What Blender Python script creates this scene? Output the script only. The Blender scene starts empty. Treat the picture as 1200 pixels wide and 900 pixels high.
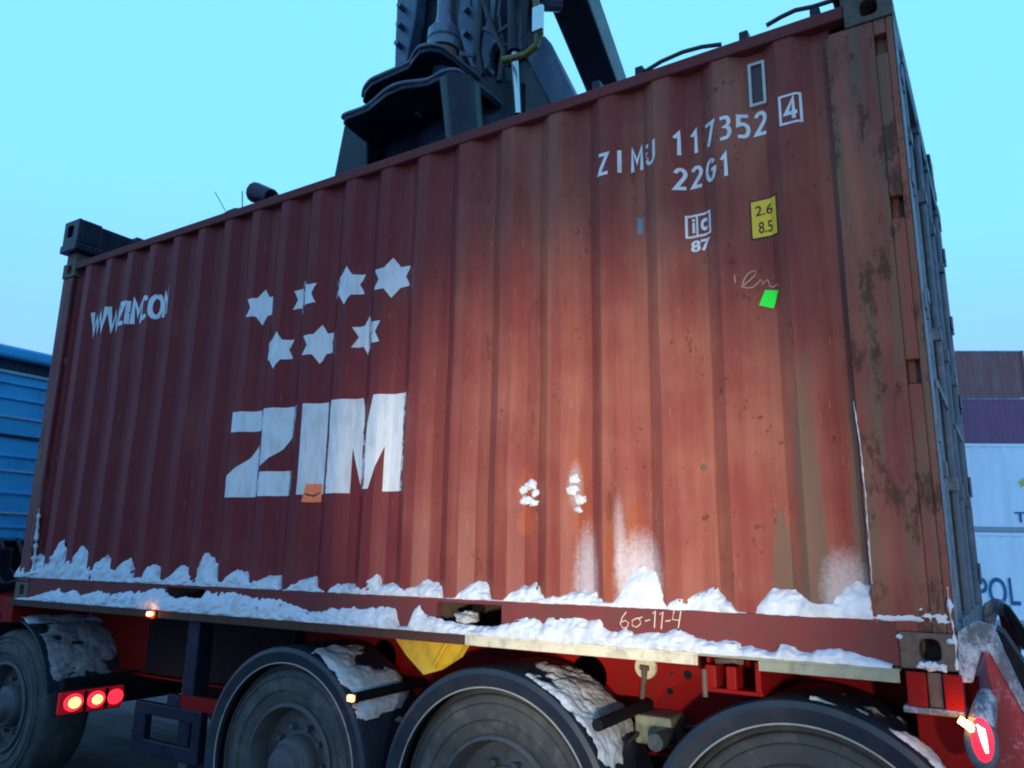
import bpy, bmesh, math, random
from mathutils import Vector, Matrix, noise

# ------------------------------------------------------------------ camera
Z0 = 1.27                               # height of the container's underside above the yard
CAM = Vector((6.2516, -3.0685, 0.3357 + Z0))
YAW, PITCH, ROLL, FPX = -0.566822, 0.221423, 0.016783, 914.06
_f = Vector((math.sin(YAW) * math.cos(PITCH), math.cos(YAW) * math.cos(PITCH), math.sin(PITCH)))
_r = _f.cross(Vector((0, 0, 1))).normalized()
_u = _r.cross(_f)
CR = _r * math.cos(ROLL) + _u * math.sin(ROLL)
CU = -_r * math.sin(ROLL) + _u * math.cos(ROLL)
scene = bpy.context.scene
COL = scene.collection
cd = bpy.data.cameras.new('camera')
cam = bpy.data.objects.new('camera', cd)
COL.objects.link(cam)
cam.matrix_world = Matrix((( CR.x, CU.x, -_f.x, CAM.x), (CR.y, CU.y, -_f.y, CAM.y), (CR.z, CU.z, -_f.z, CAM.z), (0, 0, 0, 1)))
cd.sensor_fit = 'HORIZONTAL'; cd.sensor_width = 36.0
cd.lens = 36.0 * FPX / 1200.0
cd.clip_start = 0.05; cd.clip_end = 3000
scene.camera = cam
scene.cycles.filter_width = 2.0      # a phone picture is a little soft
scene.render.resolution_x, scene.render.resolution_y = 1024, 768

# ------------------------------------------------------------------ sky: dusk, thin even overcast
world = bpy.data.worlds.new('World'); scene.world = world; world.use_nodes = True
wn, wl = world.node_tree.nodes, world.node_tree.links
wn.clear()
def W(t, **k):
    n = wn.new(t)
    for a, b in k.items(): setattr(n, a, b)
    return n
wo = W('ShaderNodeOutputWorld'); bg = W('ShaderNodeBackground')
sky = W('ShaderNodeTexSky', sky_type='NISHITA', sun_disc=False)
sky.sun_elevation = math.radians(1.0); sky.sun_rotation = math.radians(200); sky.ozone_density = 4.0; sky.dust_density = 0.6
tc = W('ShaderNodeTexCoord'); sx = W('ShaderNodeSeparateXYZ'); rmp = W('ShaderNodeValToRGB')
wl.new(tc.outputs['Generated'], sx.inputs[0])
nz = W('ShaderNodeTexNoise'); nz.inputs['Scale'].default_value = 1.6; nz.inputs['Detail'].default_value = 3
wl.new(tc.outputs['Generated'], nz.inputs['Vector'])
ma = W('ShaderNodeMath', operation='MULTIPLY_ADD'); ma.inputs[1].default_value = 0.22; ma.inputs[2].default_value = -0.11
wl.new(nz.outputs['Fac'], ma.inputs[0])
ad = W('ShaderNodeMath', operation='ADD'); wl.new(sx.outputs['Z'], ad.inputs[0]); wl.new(ma.outputs[0], ad.inputs[1])
wl.new(ad.outputs[0], rmp.inputs[0])
e = rmp.color_ramp.elements
e[0].position = 0.0; e[0].color = (0.40, 0.60, 1.22, 1)
e[1].position = 1.0; e[1].color = (0.28, 0.36, 1.20, 1)
for q, c in ((0.20, (0.33, 0.66, 1.32, 1)), (0.42, (0.275, 0.86, 1.36, 1)), (0.66, (0.27, 0.86, 1.36, 1)), (0.84, (0.26, 0.48, 1.30, 1))):
    k = e.new(q); k.color = c
mx = W('ShaderNodeMix', data_type='RGBA', blend_type='ADD'); mx.inputs[0].default_value = 0.03
wl.new(rmp.outputs[0], mx.inputs[6]); wl.new(sky.outputs[0], mx.inputs[7])
wl.new(mx.outputs[2], bg.inputs[0]); bg.inputs[1].default_value = 1.0
wl.new(bg.outputs[0], wo.inputs[0])

# ------------------------------------------------------------------ lamps: headlamps of the vehicle waiting behind the photographer
def headlamp(loc, aim, watts, size, blend):
    l = bpy.data.lights.new('headlamp_beam', 'SPOT'); l.energy = watts; l.color = (1.0, 0.91, 0.75)
    l.spot_size = math.radians(size); l.spot_blend = blend; l.shadow_soft_size = 0.10
    o = bpy.data.objects.new('headlamp_beam', l); COL.objects.link(o); o.location = loc
    o.rotation_euler = (Vector(aim) - Vector(loc)).to_track_quat('-Z', 'Y').to_euler()
headlamp((7.0, -5.0, 0.92), (4.62, 0.0, 1.86), 1900, 28, 1.0)
headlamp((8.1, -4.4, 0.92), (5.15, 0.0, 1.75), 380, 52, 1.0)
vs = scene.view_settings
vs.view_transform = 'Standard'; vs.look = 'None'; vs.exposure = 0; vs.gamma = 1; vs.use_curve_mapping = False

# ------------------------------------------------------------------ helpers
random.seed(7)
def ray(px, py):
    return (_f + CR * ((px - 600) / FPX) + CU * (-(py - 450) / FPX))
def onY(px, py, y):
    d = ray(px, py); return CAM + d * ((y - CAM.y) / d.y)
def onX(px, py, x):
    d = ray(px, py); return CAM + d * ((x - CAM.x) / d.x)
def onZ(px, py, z):
    d = ray(px, py); return CAM + d * ((z - CAM.z) / d.z)

class MB:
    def __init__(s): s.v = []; s.f = []
    def add(s, vs_, fs):
        n = len(s.v); s.v += [tuple(v) for v in vs_]; s.f += [tuple(i + n for i in f) for f in fs]; return s
    def box(s, x0, x1, y0, y1, z0, z1):
        return s.add([(x0,y0,z0),(x1,y0,z0),(x1,y1,z0),(x0,y1,z0),(x0,y0,z1),(x1,y0,z1),(x1,y1,z1),(x0,y1,z1)],
                     [(0,3,2,1),(4,5,6,7),(0,1,5,4),(1,2,6,5),(2,3,7,6),(3,0,4,7)])
    def prism(s, pts, d):
        d = Vector(d); n = len(pts); a = [Vector(p) for p in pts]
        return s.add(a + [p + d for p in a], [tuple(range(n)), tuple(range(2*n-1, n-1, -1))] + [(i, i+n, (i+1) % n + n, (i+1) % n) for i in range(n)])
    def ring(s, outer, inner, d):
        d = Vector(d); n = len(outer); o = [Vector(p) for p in outer]; i_ = [Vector(p) for p in inner]
        f = []
        for k in range(n):
            q = (k+1) % n
            f += [(k, q, n+q, n+k), (2*n+q, 2*n+k, 3*n+k, 3*n+q), (k, 2*n+k, 2*n+q, q), (n+q, 3*n+q, 3*n+k, n+k)]
        return s.add(o + i_ + [p + d for p in o] + [p + d for p in i_], f)
    def tube(s, path, r, n=10, caps=True):
        P = [Vector(p) for p in path]; rings = []
        rr = r if isinstance(r, (list, tuple)) else [r] * len(P)
        for i, p in enumerate(P):
            t = (P[min(i+1, len(P)-1)] - P[max(i-1, 0)]).normalized()
            a = t.orthogonal() if abs(t.z) > .9 else t.cross(Vector((0,0,1)))
            if abs(t.z) > .9: a = Vector((1,0,0)) - t * t.x
            a.normalize(); b = t.cross(a)
            rings.append([p + (a*math.cos(2*math.pi*k/n) + b*math.sin(2*math.pi*k/n)) * rr[i] for k in range(n)])
        m = len(rings); vv = [v for R_ in rings for v in R_]
        f = [(i*n+k, i*n+(k+1) % n, (i+1)*n+(k+1) % n, (i+1)*n+k) for i in range(m-1) for k in range(n)]
        if caps: f += [tuple(range(n-1, -1, -1)), tuple(range((m-1)*n, m*n))]
        return s.add(vv, f)
    def lathe(s, prof, c=(0,0,0), n=40, a0=0.0, a1=2*math.pi, axis='Y'):
        """prof: (radius, offset along axis)"""
        full = abs(a1 - a0 - 2*math.pi) < 1e-6; m = n if full else n + 1; vv = []
        for (r, h) in prof:
            for k in range(m):
                a = a0 + (a1 - a0) * k / n
                if axis == 'Y': vv.append((c[0] + r*math.sin(a), c[1] + h, c[2] + r*math.cos(a)))
                else: vv.append((c[0] + r*math.cos(a), c[1] + r*math.sin(a), c[2] + h))
        f = []
        for i in range(len(prof)-1):
            for k in range(n):
                q = (k+1) % m; f.append((i*m+k, i*m+q, (i+1)*m+q, (i+1)*m+k))
        return s.add(vv, f)
    def build(s, name, mat, parent=None, bevel=0.0, smooth=False):
        me = bpy.data.meshes.new(name); off = parent_loc(parent)
        me.from_pydata([(v[0]-off.x, v[1]-off.y, v[2]-off.z) for v in s.v], [], s.f)
        bm = bmesh.new(); bm.from_mesh(me); bmesh.ops.recalc_face_normals(bm, faces=bm.faces)
        if smooth:
            for f in bm.faces: f.smooth = True
            for ed in bm.edges:
                if len(ed.link_faces) == 2 and ed.calc_face_angle(0) > math.radians(35): ed.smooth = False
        bm.to_mesh(me); bm.free()
        return link(name, me, mat, parent, bevel)
def parent_loc(p):
    v = Vector()
    while p is not None: v += Vector(p.location); p = p.parent
    return v
def link(name, me, mat, parent=None, bevel=0.0):
    o = bpy.data.objects.new(name, me); COL.objects.link(o); o.parent = parent
    if mat: me.materials.append(M[mat] if isinstance(mat, str) else mat)
    if bevel:
        b = o.modifiers.new('bevel', 'BEVEL'); b.width = bevel; b.segments = 2; b.limit_method = 'ANGLE'; b.angle_limit = math.radians(40)
        b.harden_normals = False
    return o
def tag(o, label, cat=None, group=None, kind=None):
    o['label'] = label
    if cat: o['category'] = cat
    if group: o['group'] = group
    if kind: o['kind'] = kind
    return o
def empty(name, loc, label, cat, group=None):
    o = bpy.data.objects.new(name, None); COL.objects.link(o); o.location = loc; o.empty_display_size = .2
    return tag(o, label, cat, group)
def copy_part(o, parent, dx=(0,0,0), scale=None):
    c = o.copy(); COL.objects.link(c); c.parent = parent
    c.location = Vector(o.location) + Vector(dx)
    if scale: c.scale = scale
    for ch in list(o.children):
        k = ch.copy(); COL.objects.link(k); k.parent = c
    return c
def fbm(x, y, z=0.0, o=4):
    return noise.fractal(Vector((x, y, z)), 1.0, 2.0, o)

# ------------------------------------------------------------------ materials
M = {}
class NT:
    def __init__(s, name):
        s.m = bpy.data.materials.new(name); s.m.use_nodes = True; s.t = s.m.node_tree; s.t.nodes.clear(); M[name] = s.m
        s.out = s.n('ShaderNodeOutputMaterial'); s.b = s.n('ShaderNodeBsdfPrincipled'); s.l(s.b.outputs[0], s.out.inputs[0])
        s.pos = s.n('ShaderNodeNewGeometry').outputs['Position']
    def n(s, t, **k):
        x = s.t.nodes.new(t)
        for a, b in k.items(): setattr(x, a, b)
        return x
    def l(s, a, b): s.t.links.new(a, b)
    def val(s, sock, v):
        if hasattr(v, 'is_output'): s.l(v, sock)
        else: sock.default_value = v
    def math(s, op, a, b=0.0, c=0.0, clamp=False):
        x = s.n('ShaderNodeMath', operation=op, use_clamp=clamp)
        s.val(x.inputs[0], a); s.val(x.inputs[1], b); s.val(x.inputs[2], c); return x.outputs[0]
    def mapping(s, scale, loc=(0,0,0), vec=None):
        x = s.n('ShaderNodeMapping'); s.l(vec or s.pos, x.inputs[0]); x.inputs['Scale'].default_value = scale; x.inputs['Location'].default_value = loc; return x.outputs[0]
    def noise(s, scale, vec=None, detail=5, rough=.55, dist=0.0):
        x = s.n('ShaderNodeTexNoise'); s.l(vec or s.pos, x.inputs['Vector']); x.inputs['Scale'].default_value = scale
        x.inputs['Detail'].default_value = detail; x.inputs['Roughness'].default_value = rough; x.inputs['Distortion'].default_value = dist; return x.outputs['Fac']
    def step(s, v, lo, hi):
        x = s.n('ShaderNodeMapRange', interpolation_type='SMOOTHSTEP'); s.val(x.inputs[0], v); x.inputs[1].default_value = lo; x.inputs[2].default_value = hi; return x.outputs[0]
    def mix(s, f, a, b):
        x = s.n('ShaderNodeMix', data_type='RGBA'); s.val(x.inputs[0], f)
        for sock, v in ((x.inputs[6], a), (x.inputs[7], b)):
            if hasattr(v, 'is_output'): s.l(v, sock)
            else: sock.default_value = (*v, 1)
        return x.outputs[2]
    def bump(s, h, strength=.3, dist=.01):
        x = s.n('ShaderNodeBump'); s.l(h, x.inputs['Height']); x.inputs['Strength'].default_value = strength; x.inputs['Distance'].default_value = dist
        s.l(x.outputs[0], s.b.inputs['Normal'])
    def spot(s, c, rx, rz, n, amt=.5, soft=False):
        """noisy ellipse mask in the XZ plane"""
        sp = s.n('ShaderNodeSeparateXYZ'); s.l(s.pos, sp.inputs[0])
        dx = s.math('DIVIDE', s.math('SUBTRACT', sp.outputs[0], c[0]), rx); dz = s.math('DIVIDE', s.math('SUBTRACT', sp.outputs[2], c[1]), rz)
        d = s.math('ADD', s.math('MULTIPLY', dx, dx), s.math('MULTIPLY', dz, dz))
        d = s.math('ADD', d, s.math('MULTIPLY', s.math('SUBTRACT', n, .5), 3.2 * amt))
        return s.math('SUBTRACT', 1.0, s.step(d, -.25 if soft else .35, 1.35 if soft else 1.15))
def simple(name, col, rough=.6, metal=0.0, var=.25, scale=6.0, dirt=None, dirt_amt=.5, bump=.15, spec=.5, streak=False):
    t = NT(name)
    v = t.mapping((scale, scale, scale * (.18 if streak else 1)))
    n1 = t.noise(1.0, v, 6, .6); n2 = t.noise(scale * 9, None, 4)
    c = t.mix(n1, tuple(x * (1 - var) for x in col), tuple(min(1, x * (1 + var)) for x in col))
    if dirt:
        c = t.mix(t.math('MULTIPLY', t.step(t.noise(1.7, v, 6, .65), .45, .72), dirt_amt), c, dirt)
    t.l(c, t.b.inputs['Base Color']); t.b.inputs['Metallic'].default_value = metal
    t.l(t.math('ADD', rough - .1, t.math('MULTIPLY', n1, .2)), t.b.inputs['Roughness'])
    t.b.inputs['Specular IOR Level'].default_value = spec
    if bump: t.bump(n2, bump, .004)
    return t
def emit(name, col, strength, base=None):
    t = NT(name); t.b.inputs['Base Color'].default_value = (*(base or col), 1)
    t.b.inputs['Emission Color'].default_value = (*col, 1); t.b.inputs['Emission Strength'].default_value = strength; t.b.inputs['Roughness'].default_value = .3

RED = (0.150, 0.019, 0.025)
def container_paint(name, post=0.0, wear=None):
    """oxide red paint: vertical run marks, chalked patches, rust blooms, frost dust; wear = overpainted white that flakes"""
    t = NT(name)
    st = t.noise(1.0, t.mapping((22, 5, .55)), 6, .62)           # long vertical runs
    st2 = t.noise(1.0, t.mapping((7, 2, .35), (3, 1, 2)), 5, .6)
    pat = t.noise(2.3, None, 6, .6); fine = t.noise(70, None, 4, .6)
    c = t.mix(st, tuple(x * .75 for x in RED), (0.195, 0.030, 0.030))
    # paint pales right of the ZIM panel: lamp glow put into the colour
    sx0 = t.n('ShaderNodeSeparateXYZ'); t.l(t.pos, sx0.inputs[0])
    lit_zone = t.step(t.math('ADD', sx0.outputs[0], t.math('MULTIPLY', t.math('SUBTRACT', st2, .5), 1.6)), 3.1, 4.7)
    pale_runs = t.step(t.math('ADD', t.math('MULTIPLY', t.noise(1.0, t.mapping((5, 1.5, .42), (2, 4, 1)), 6, .6), .65), t.math('MULTIPLY', pat, .35)), .36, .74)
    c = t.mix(lit_zone, c, t.mix(pale_runs, t.mix(st, (0.160, 0.030, 0.026), (0.210, 0.046, 0.034)), t.mix(st, (0.275, 0.098, 0.060), (0.345, 0.145, 0.086))))
    c = t.mix(t.math('MULTIPLY', t.step(pat, .48, .75), .30), c, (0.25, 0.075, 0.058))      # chalking
    c = t.mix(t.math('MULTIPLY', t.step(st2, .60, .78), .30 + post * .3), c, (0.105, 0.060, 0.042))  # olive road mud in runs
    c = t.mix(t.math('MULTIPLY', t.step(t.noise(5, t.mapping((1.6, 1, .5)), 7, .7), .60, .70), .75), c, (0.13, 0.035, 0.016))  # rust
    chip = t.step(t.math('ADD', t.math('MULTIPLY', t.noise(34, t.mapping((1, 1, .7), (7, 3, 1)), 8, .72), .7), t.math('MULTIPLY', t.noise(3.1, None, 4), .3)), .603, .618)
    c = t.mix(t.math('MULTIPLY', chip, .8), c, (0.085, 0.026, 0.014))
    run = t.step(t.noise(1.0, t.mapping((42, 6, .9), (11, 2, 5)), 5, .6), .655, .70)
    c = t.mix(t.math('MULTIPLY', run, .45), c, (0.12, 0.045, 0.022))
    # scratches
    scr = t.n('ShaderNodeTexNoise'); t.l(t.mapping((160, 10, 7), (1, 2, 3)), scr.inputs['Vector']); scr.inputs['Scale'].default_value = 1; scr.inputs['Detail'].default_value = 3
    c = t.mix(t.math('MULTIPLY', t.step(scr.outputs['Fac'], .70, .74), .35), c, (0.42, 0.30, 0.25))
    if post:
        c = t.mix(t.math('MULTIPLY', t.step(t.noise(1.0, t.mapping((16, 3, 1.1), (5, 0, 1)), 7, .65), .42, .62), .75), c, (0.135, 0.095, 0.058))
        c = t.mix(t.math('MULTIPLY', t.step(t.noise(7, t.mapping((1.3, 1, .5)), 8, .72), .52, .60), .8), c, (0.060, 0.026, 0.016))
    n = t.noise(19, t.mapping((1, 1, .6)), 7, .72)
    if not post:
        # grey-brown runs by the door end
        for (x, z, rx, rz) in ((5.62, Z0+.50, .06, .62), (5.80, Z0+.50, .045, .55), (5.50, Z0+.30, .05, .25)):
            c = t.mix(t.math('MULTIPLY', t.spot((x, z), rx, rz, t.noise(8, t.mapping((1, 1, .3)), 5, .65), .7), .75), c, (0.125, 0.085, 0.058))
        # bare orange rust blooms where ice knocked the paint
        for (x, z, rx, rz) in ((4.36, Z0+.66, .05, .11), (4.36, Z0+.50, .045, .07), (4.64, Z0+.73, .06, .13), (4.65, Z0+.52, .045, .14), (4.91, Z0+.44, .05, .17), (4.80, Z0+.32, .03, .2)):
            c = t.mix(t.math('MULTIPLY', t.spot((x, z), rx, rz, n, 1.0), .72), c, (0.265, 0.060, 0.024))
    fr = t.noise(60, None, 6, .75)
    rough = t.math('ADD', .34, t.math('MULTIPLY', pat, .2))
    if wear:
        pitch, x0, amt = wear
        sp = t.n('ShaderNodeSeparateXYZ'); t.l(t.pos, sp.inputs[0])
        ph = t.math('FRACT', t.math('DIVIDE', t.math('SUBTRACT', sp.outputs[0], x0), pitch))
        edge = t.math('SUBTRACT', 1.0, t.step(t.math('ABSOLUTE', t.math('SUBTRACT', t.math('FRACT', t.math('ADD', ph, .5)), .5)), .06, .17))
        fl = t.noise(18, t.mapping((1, 1, .8)), 7, .7)
        msk = t.step(t.math('ADD', fl, t.math('MULTIPLY', edge, amt)), .70, .73)
        wh = t.mix(t.step(t.noise(30, t.mapping((1, 1, .25)), 5), .4, .75), (.66, .65, .64), (.53, .515, .49))
        c = t.mix(msk, wh, c)
    if not post:
        # snow dust clinging to the sheet
        for (x, z, rx, rz, a) in ((4.67, Z0+.24, .065, .26, .50), (4.92, Z0+.27, .11, .20, .62), (5.72, Z0+.24, .085, .16, .5), (4.62, Z0+.66, .035, .12, .3), (4.84, Z0+.42, .025, .2, .3)):
            c = t.mix(t.math('MULTIPLY', t.spot((x, z), rx, rz, fr, .5, True), a), c, (.58, .59, .62))
    t.l(c, t.b.inputs['Base Color']); t.l(rough, t.b.inputs['Roughness']); t.b.inputs['Specular IOR Level'].default_value = .11
    t.bump(t.math('ADD', t.math('MULTIPLY', fine, .4), pat), .22, .006)
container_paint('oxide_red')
container_paint('oxide_post', post=1.0)
container_paint('white_paint', wear=(.278, 5.01, .12))
container_paint('white_block', wear=(.278, 5.01, .24))
simple('rail_red', (0.150, 0.034, 0.032), .7, var=.3, scale=4, dirt=(0.085, .05, .04), dirt_amt=.6, spec=.12)
simple('rust_steel', (0.105, 0.075, 0.055), .75, .1, .35, 14, (0.055, .028, .018), .8, .5)
def frosted(name, col, amt=.5, rough=.7):
    t = NT(name); n = t.noise(16, t.mapping((1, 1, .45)), 8, .75); n2 = t.noise(90, None, 4, .7)
    base = t.mix(t.noise(3, t.mapping((2, 2, .4)), 5), tuple(x*.6 for x in col), tuple(x*1.3 for x in col))
    c = t.mix(t.math('MULTIPLY', t.step(t.math('ADD', t.math('MULTIPLY', n, .75), t.math('MULTIPLY', n2, .25)), .60 - amt*.3, .72 - amt*.2), .25 + .65*amt), base, (.62, .66, .72))
    t.l(c, t.b.inputs['Base Color']); t.b.inputs['Roughness'].default_value = rough; t.bump(n2, .4, .006)
simple('door_frost', (0.075, 0.092, 0.105), .6, 0, .3, 5, (.22, .25, .28), .45, .2, .3, streak=True)
simple('bar_frost', (0.10, 0.125, 0.15), .55, .2, .3, 9, (.24, .27, .30), .5, .2, .4)
frosted('frost_steel', (0.09, 0.10, 0.115), .55)
frosted('frost_red', (0.26, 0.02, 0.02), .25)
simple('chassis_red', (0.235, 0.007, 0.006), .5, var=.18, scale=5, dirt=(0.10, .018, .014), dirt_amt=.6, bump=.1, spec=.06)
simple('rail_dark', (0.075, 0.030, 0.022), .7, var=.4, scale=9, dirt=(.05, .045, .03), dirt_amt=.7, spec=.15)
simple('cream', (0.60, 0.52, 0.36), .5, var=.15, scale=9, dirt=(.22, .19, .13), dirt_amt=.7)
simple('drab', (0.25, 0.25, 0.17), .6, var=.25, scale=12, dirt=(.12, .10, .07), dirt_amt=.7)
simple('yellow', (0.62, 0.36, 0.012), .45, var=.15, scale=8, dirt=(.18, .10, .02), dirt_amt=.5)
simple('plate_yellow', (0.72, 0.46, 0.01), .5, var=.06, scale=8, bump=0)
simple('black', (0.008, 0.008, 0.009), .7, var=.4, scale=10, dirt=(.02, .018, .016), dirt_amt=.6, spec=.12)
simple('ink', (0.025, 0.02, 0.015), .7, bump=0)
simple('guard', (0.012, 0.017, 0.027), .5, var=.35, scale=5, dirt=(.045, .043, .040), dirt_amt=.35, bump=.2)
simple('guard_bead', (0.30, 0.28, 0.25), .6, var=.4, scale=14)
simple('tyre', (0.050, 0.050, 0.048), .85, var=.35, scale=7, dirt=(.105, .098, .085), dirt_amt=.85, bump=.5)
simple('rim', (0.085, 0.088, 0.09), .6, .3, .35, 9, (.055, .045, .035), .7, .3)
simple('machine', (0.0065, 0.0085, 0.020), .42, .1, .45, 5, (.026, .034, .060), .45, .3, .3)
simple('machine_pale', (0.050, 0.075, 0.125), .4, .3, .4, 4, (.13, .16, .17), .5, .2)
simple('machine_green', (0.036, 0.055, 0.060), .45, .2, .35, 4, (.02, .03, .03), .5, .2)
simple('steel_bright', (0.50, 0.52, 0.54), .3, .9, .15, 12, bump=.1)
simple('hose_yellow', (0.16, 0.125, 0.015), .5, var=.5, scale=30, dirt=(.02, .02, .02), dirt_amt=.9)
simple('hose_grey', (0.05, 0.065, 0.085), .4)
simple('hose', (0.014, 0.014, 0.016), .5)
simple('coupling', (0.10, 0.13, 0.16), .35, .5, .3, 14, bump=.2)
simple('coupling_red', (0.20, 0.05, 0.04), .5, var=.3, scale=14)
simple('cab_blue', (0.055, 0.43, 0.74), .35, var=.12, scale=2, dirt=(.03, .20, .42), dirt_amt=.5, bump=.05)
simple('cab_line', (0.28, 0.40, 0.50), .5, var=.2, scale=6)
simple('cab_dark', (0.010, 0.03, 0.05), .4)
simple('glass_dark', (0.01, 0.012, 0.015), .08, bump=0)
simple('mud_snow', (0.33, 0.29, 0.29), .9, var=.35, scale=14, dirt=(.07, .055, .055), dirt_amt=.8, bump=.6)
simple('green_sticker', (0.02, 0.86, 0.03), .5, var=.05, bump=0)
simple('orange_sticker', (0.98, 0.19, 0.06), .5, var=.05, bump=0)
simple('ice_blue', (.13, .16, .19), .5, bump=0)
simple('chalk', (.62, .50, .38), .9, var=.3, scale=60)
simple('vent_frame', (.42, .37, .35), .45, .3, .3, 20)
simple('vent_dark', (.05, .010, .014), .5)
simple('amber_off', (.5, .12, .01), .25, bump=0)
emit('amber_lit', (1.0, .36, .05), 60)
emit('amber_soft', (1.0, .22, .03), 30)
emit('tail_red', (1.0, .02, .045), 2.0, (.4, .01, .02)); emit('lens_body', (1.0, .02, .04), .16, (.16, .006, .010))
emit('tail_hot', (1.0, .10, .09), 45)
emit('tail_amber', (1.0, .30, .03), 16)
def snow_mat(name, white=(.57, .58, .60), dirty=(.34, .33, .32), amt=.55):
    t = NT(name); n = t.noise(12, None, 7, .65); f = t.noise(70, None, 5, .7)
    c = t.mix(t.math('MULTIPLY', t.step(t.math('ADD', t.math('MULTIPLY', n, .6), t.math('MULTIPLY', t.noise(4.5, None, 4), .4)), .46, .66), amt), white, dirty)
    t.l(c, t.b.inputs['Base Color']); t.b.inputs['Roughness'].default_value = .85; t.b.inputs['Specular IOR Level'].default_value = .2
    t.b.inputs['Subsurface Weight'].default_value = 0.0
    t.bump(t.math('ADD', n, t.math('MULTIPLY', f, .6)), .4, .010)
snow_mat('snow'); snow_mat('snow_dirty', (.42, .40, .39), (.13, .11, .10), .85)
def ground_mat():
    t = NT('yard'); n = t.noise(.35, None, 7, .62); f = t.noise(9, None, 6, .65); tr = t.noise(1.0, t.mapping((.25, 1.6, 1)), 6, .6)
    a = t.mix(f, (.014, .015, .017), (.032, .032, .034))
    s = t.mix(f, (.62, .65, .70), (.80, .82, .86))
    m = t.step(t.math('ADD', t.math('MULTIPLY', n, .6), t.math('MULTIPLY', tr, .4)), .40, .52)
    sp = t.n('ShaderNodeSeparateXYZ'); t.l(t.pos, sp.inputs[0])
    # snow thins to dark asphalt in a wide band along the truck
    dark_band = t.step(t.math('ABSOLUTE', t.math('SUBTRACT', sp.outputs[1], 1.5)), 8.5, 11.5)
    m = t.math('MULTIPLY', m, t.math('ADD', .12, t.math('MULTIPLY', dark_band, .88)))
    c = t.mix(m, a, s)
    t.l(c, t.b.inputs['Base Color']); t.l(t.math('ADD', .8, t.math('MULTIPLY', m, .1)), t.b.inputs['Roughness']); t.b.inputs['Specular IOR Level'].default_value = .1
    t.bump(t.math('ADD', f, m), .5, .03)
ground_mat()

# ------------------------------------------------------------------ the yard
gm = MB(); N = 60
def gz(x, y):
    d = math.hypot(x - 3, y - 1)
    return 0.0 if d < 14 else 0.05 * fbm(x*.05, y*.05) * min(1, (d-14)/20)
cs = [math.copysign(abs(i/(N/2))**2.6 * 900, i) for i in range(-N//2, N//2+1)]
gm.add([(x+3, y, gz(x+3, y)) for y in cs for x in cs], [(j*(N+1)+i, j*(N+1)+i+1, (j+1)*(N+1)+i+1, (j+1)*(N+1)+i) for j in range(N) for i in range(N)])
g = gm.build('ground', 'yard', smooth=True); g['kind'] = 'structure'; g['label'] = 'dark asphalt container yard with trodden snow'

# ------------------------------------------------------------------ the container
L, Wd, H = 6.058, 2.438, 2.591
PITCHX, XREF = .278, 5.01            # corrugation pitch; centre of a left-facing slope
SL, FO = .068, .071
def prof(x):
    ph = (x - XREF + .034) % PITCHX - .034
    if ph < .034: return .054 + (.009 - .054) * (ph + .034) / .068
    if ph < .105: return .009
    if ph < .173: return .009 + (.054 - .009) * (ph - .105) / .068
    return .054
XA, XB = .15, 5.812
def dent(x, z):
    e_ = min(1, max(0, min(x - XA, XB - x) / .4)) * min(1, max(0, min(z - Z0 - .16, Z0 + 2.53 - z) / .5))
    return e_ * (.012 * fbm(x*.8, z*.9, 3, 3) + .004 * fbm(x*3, z*2.2, 8, 2))
def surf(x, z): return prof(x) + dent(x, z)
xb = [XA]
k = math.floor((XA - XREF) / PITCHX) - 1
while True:
    base = XREF + k * PITCHX
    if base > XB: break
    for o_ in (-.034, 0, .034, .0695, .105, .139, .173, .2085):
        if XA < base + o_ < XB: xb.append(base + o_)
    k += 1
xb.append(XB); xb = sorted(xb)
ZB, ZT = Z0 + .150, Z0 + 2.540
NZ = 24
zb = [ZB + (ZT - ZB) * i / NZ for i in range(NZ + 1)]
ct = empty('shipping_container', (L/2, Wd/2, Z0), 'rust red corrugated twenty foot container marked ZIM with white stars', 'container')
cm = MB(); nx = len(xb)
cm.add([(x, surf(x, z), z) for z in zb for x in xb], [(j*nx+i, j*nx+i+1, (j+1)*nx+i+1, (j+1)*nx+i) for j in range(NZ) for i in range(nx-1)])
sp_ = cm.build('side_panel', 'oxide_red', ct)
sp_['label'] = 'corrugated red side sheet with painted stars and lettering'

# rails, posts, castings
def stadium(cx, cz, w, h, n, y, arch=False):
    out = []
    for i in range(n):
        a = 2*math.pi*i/n; c_, s_ = math.cos(a), math.sin(a)
        e_ = .55
        x = math.copysign(abs(c_)**e_, c_) * w/2; z = math.copysign(abs(s_)**(e_ if not (arch and s_ > 0) else 1.0), s_) * h/2
        out.append((cx + x, y, cz + z))
    return out
def rectloop(x0, x1, z0, z1, n, y):
    out = []; cx, cz = (x0+x1)/2, (z0+z1)/2; w, h = (x1-x0)/2, (z1-z0)/2
    for i in range(n):
        a = 2*math.pi*i/n; c_, s_ = math.cos(a), math.sin(a); k_ = 1/max(abs(c_), abs(s_))
        out.append((cx + w*c_*k_, y, cz + h*s_*k_))
    return out
def casting(x0, x1, y0, y1, z0, z1, near):
    m = MB(); n = 24
    ys, d = (y0, .125) if near else (y1, -.125)
    m.ring(rectloop(x0, x1, z0, z1, n, ys), stadium((x0+x1)/2 + .004, (z0+z1)/2 + .004, .066, .072, n, ys, True), (0, d, 0))
    if near: m.box(x0+.001, x1-.001, y0+.125, y1, z0+.001, z1-.001)
    else: m.box(x0+.001, x1-.001, y0, y1-.125, z0+.001, z1-.001)
    return m.build('corner_casting', 'rust_steel', ct, .004)
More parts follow.
